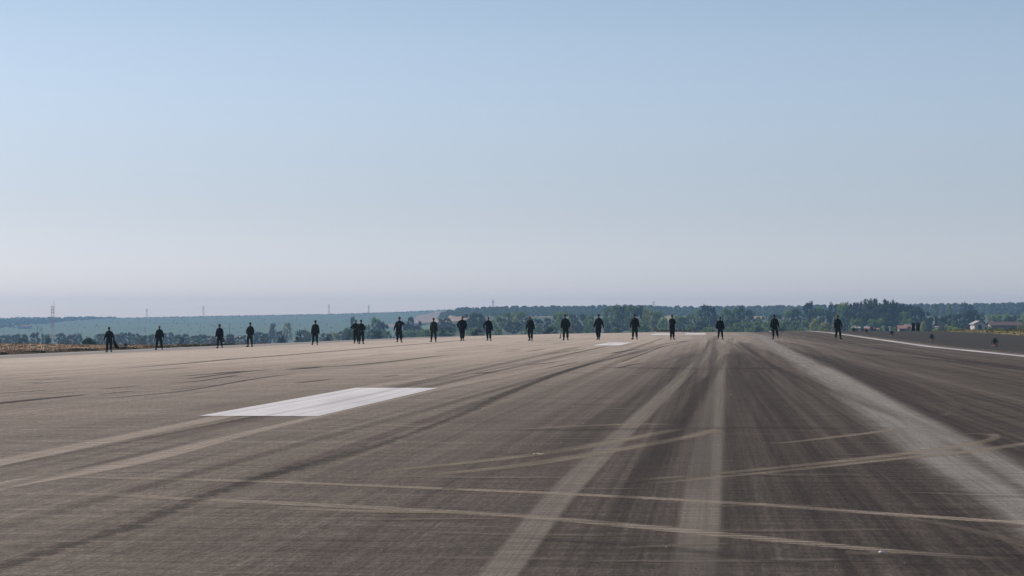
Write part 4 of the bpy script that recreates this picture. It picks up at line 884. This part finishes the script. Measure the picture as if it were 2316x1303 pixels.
# ---------------------------------------------------------------- buildings
WW = simple('wall_white', (.46, .45, .45), .8, .06, .5); WC = simple('wall_cream', (.22, .21, .205), .85, .12, .5); RT = simple('roof_tile', (.24, .11, .09), .85, .25, 2); RW = simple('roof_white', (.33, .33, .34), .8, .1, .5); RD = simple('roof_dark', (.09, .06, .055), .8, .2, 1); WINm = simple('window_glass', (.03, .035, .045), .2, .2, 2); FR = simple('roof_tile_faded', (.25, .14, .115), .85, .25, 2)
def house(name, px, Y, ybase, wpx, wallpx, roofpx, label, cat, depth=7.0, wm=WW, rm=RT, nwin=3, chim=0, axis='x', rz=0.0, door=True, group=None):
    q = at(px, Y); zb = min(q.z, zpx(ybase, Y)) ; zb0 = zpx(ybase, Y); q.z = zb; L = wpx / F * Y; hw = zb0 - zb + wallpx / F * Y; hr = roofpx / F * Y; fl = zb0 - zb
    r = empty(name, q, label, cat, group, rz)
    b = MB(); b.box((0, 0, hw / 2), (L, depth, hw))
    if axis == 'y': b.add([(-L / 2, -depth / 2, hw), (L / 2, -depth / 2, hw), (0, -depth / 2, hw + hr), (-L / 2, depth / 2, hw), (L / 2, depth / 2, hw), (0, depth / 2, hw + hr)], [(0, 1, 2), (4, 3, 5)])
    else: b.add([(-L / 2, -depth / 2, hw), (-L / 2, depth / 2, hw), (-L / 2, 0, hw + hr), (L / 2, -depth / 2, hw), (L / 2, depth / 2, hw), (L / 2, 0, hw + hr)], [(1, 0, 2), (3, 4, 5)])
    b.build('wall', wm, r)
    b = MB(); o_ = .35; t_ = .18
    if axis == 'x':
        A = [(-L/2-o_, -depth/2-o_, hw-.1), (L/2+o_, -depth/2-o_, hw-.1), (L/2+o_, 0, hw+hr), (-L/2-o_, 0, hw+hr), (-L/2-o_, depth/2+o_, hw-.1), (L/2+o_, depth/2+o_, hw-.1)]
        F1 = [(0, 1, 2, 3), (3, 2, 5, 4)]
    else:
        A = [(-L/2-o_, -depth/2-o_, hw-.1), (0, -depth/2-o_, hw+hr), (0, depth/2+o_, hw+hr), (-L/2-o_, depth/2+o_, hw-.1), (L/2+o_, -depth/2-o_, hw-.1), (L/2+o_, depth/2+o_, hw-.1)]
        F1 = [(0, 1, 2, 3), (1, 4, 5, 2)]
    n_ = len(A); b.add([Vector(v) + Vector((0, 0, .03)) for v in A] + [Vector(v) + Vector((0, 0, t_)) for v in A], F1 + [tuple(i + n_ for i in f_[::-1]) for f_ in F1] + ([(0, 1, 7, 6), (4, 5, 11, 10), (1, 2, 8, 7), (2, 5, 11, 8), (0, 3, 9, 6), (3, 4, 10, 9)] if axis == 'x' else [(0, 3, 9, 6), (4, 5, 11, 10), (0, 1, 7, 6), (1, 4, 10, 7), (3, 2, 8, 9), (2, 5, 11, 8)]))
    rf = b.build('roof', rm, r)
    for k in range(chim): b = MB(); x_ = -L * .35 + L * .7 * k / max(1, chim - 1); b.box((x_, 0, hw + hr - .1), (.6, .6, 1.2)); b.box((x_, 0, hw + hr + .55), (.8, .8, .12)); b.build('chimney', WW, rf)
    for k in range(nwin):
        x_ = -L / 2 + L * (k + .5) / nwin
        if door and k == nwin // 2: b = MB(); b.box((x_, -depth / 2 - .03, fl + .3), (1.0, .08, 2.0)); b.build('door', RD, r); continue
        b = MB(); b.box((x_, -depth / 2 - .02, hw - 1.5), (.9, .06, 1.1)); b.build('window', WINm, r)
    return r
house('farmhouse', 60, 2300, 744, 22, 5.0, 3.0, "white farmhouse with low red roof on the far left hillside", 'house', chim=1); house('farmhouse_annex', 45, 2290, 745, 7.5, 6, 2.5, "bright white gabled annex left of the far farmhouse", 'house', 6, axis='y', nwin=1, door=False); house('shed', 30, 2350, 737, 4, 3, 1.2, "tiny white shed up the slope left of the far farmhouse", 'shed', 4, nwin=1, door=False)
house('villa', 1948, 640, 748, 38, 5.5, 2.2, "long low white building with corner chimneys behind the right shoulder", 'house', chim=2, rm=RW, nwin=5); house('house', 1966, 632, 748.5, 15, 3, 3.2, "low red-roofed house touching the right end of the white building", 'house', 5, nwin=2)
house('house', 1986, 640, 748, 7, 2.5, 2, "small low house with a pale roof between two lamps", 'house', 5, rm=FR, nwin=1, door=False); house('kiosk', 1999.5, 640, 748, 4.5, 7, 2, "narrow white kiosk with a pointed cap above the right shoulder", 'kiosk', 1.2, nwin=0, axis='y', rm=RW); house('kiosk', 2014, 640, 748, 4, 7.5, 1.2, "narrow white hut just left of the faded red roof", 'kiosk', 1.2, nwin=0, axis='y', rm=RW)
house('house', 2049, 645, 748, 34, 4, 6.5, "wide house with a faded red roof left of the dark boards", 'house', 8, wm=WC, rm=FR, nwin=4); house('house', 2053, 720, 744, 11, 5, 3, "white house peeping over the faded red roof", 'house', 6, chim=2, rm=RW, nwin=2)
house('barn', 2211, 560, 746, 23, 12, 6.5, "white gabled barn right of the dark tree clump", 'barn', 9, axis='y', rm=RW, nwin=1); house('long_shed', 2271, 600, 748, 66, 11, 7.5, "long shed with dark red roof and pale ribbed wall at the far right", 'shed', 10, wm=WC, rm=RD, nwin=9, door=False)
house('hut', 2228, 570, 748, 5, 8, 2, "small brownish hut between the white barn and the long shed", 'hut', 3, wm=WOOD, rm=RD, nwin=0)
for (px, y_, w_, Y, lb) in ((2118, 742, 4, 650, "small white block low among the dark trees"), (2115, 724, 5, 900, "little white wall showing high between dark tree crowns"), (2174, 724, 3, 900, "narrow pale house end between dark tree crowns"), (1715, 724, 18, 1500, "pale barn on the slope between the two people near the wide worn band"), (1157, 731, 5, 1120, "tiny white hut among trees between the two bald people")):
    house('hut', px, Y, y_ + 3, w_, 4, 1.6, lb, 'hut', 4, nwin=1, door=False, rm=WC if w_ < 10 else RT, wm=WC if w_ > 10 else WW)

# red marker drums beyond the far end of the runway
for i, px in enumerate((1481, 1489, 1498, 1506, 1513, 1528, 1538, 1549, 1561, 1572)):
    Y = 330 + (i % 3) * 2; q = at(px, Y)
    r = empty('barrier', q, "one of a row of alike small dark red barriers beyond the runway end", 'barrier', 'dark red barriers beyond the runway')
    h_ = zpx(745.5 + (i % 2), Y) - q.z; b = MB(); b.box((0, 0, h_ - .13), (.5, .12, .26)); b.build('board', simple('barrier_red', (.10, .045, .04), .7, .3, 1), r)
    b = MB(); b.box((-.22, 0, (h_ - .26) / 2), (.06, .1, h_ - .26)); b.box((.22, 0, (h_ - .26) / 2), (.06, .1, h_ - .26)); b.build('leg', MET, r)

# ---------------------------------------------------------------- haze: the air between here and the hills
hz = MB(); hz.box((-200, 1650, 2), (5000, 3700, 90))
m = bpy.data.materials.new('haze'); m.use_nodes = True; t = m.node_tree; t.nodes.clear(); vo = t.nodes.new('ShaderNodeVolumePrincipled'); ou = t.nodes.new('ShaderNodeOutputMaterial')
vo.inputs['Density'].default_value = .00024; vo.inputs['Color'].default_value = (.34, .60, .98, 1); vo.inputs['Anisotropy'].default_value = .2
t.links.new(vo.outputs[0], ou.inputs['Volume'])
tag(hz.build('haze', m), kind='stuff')
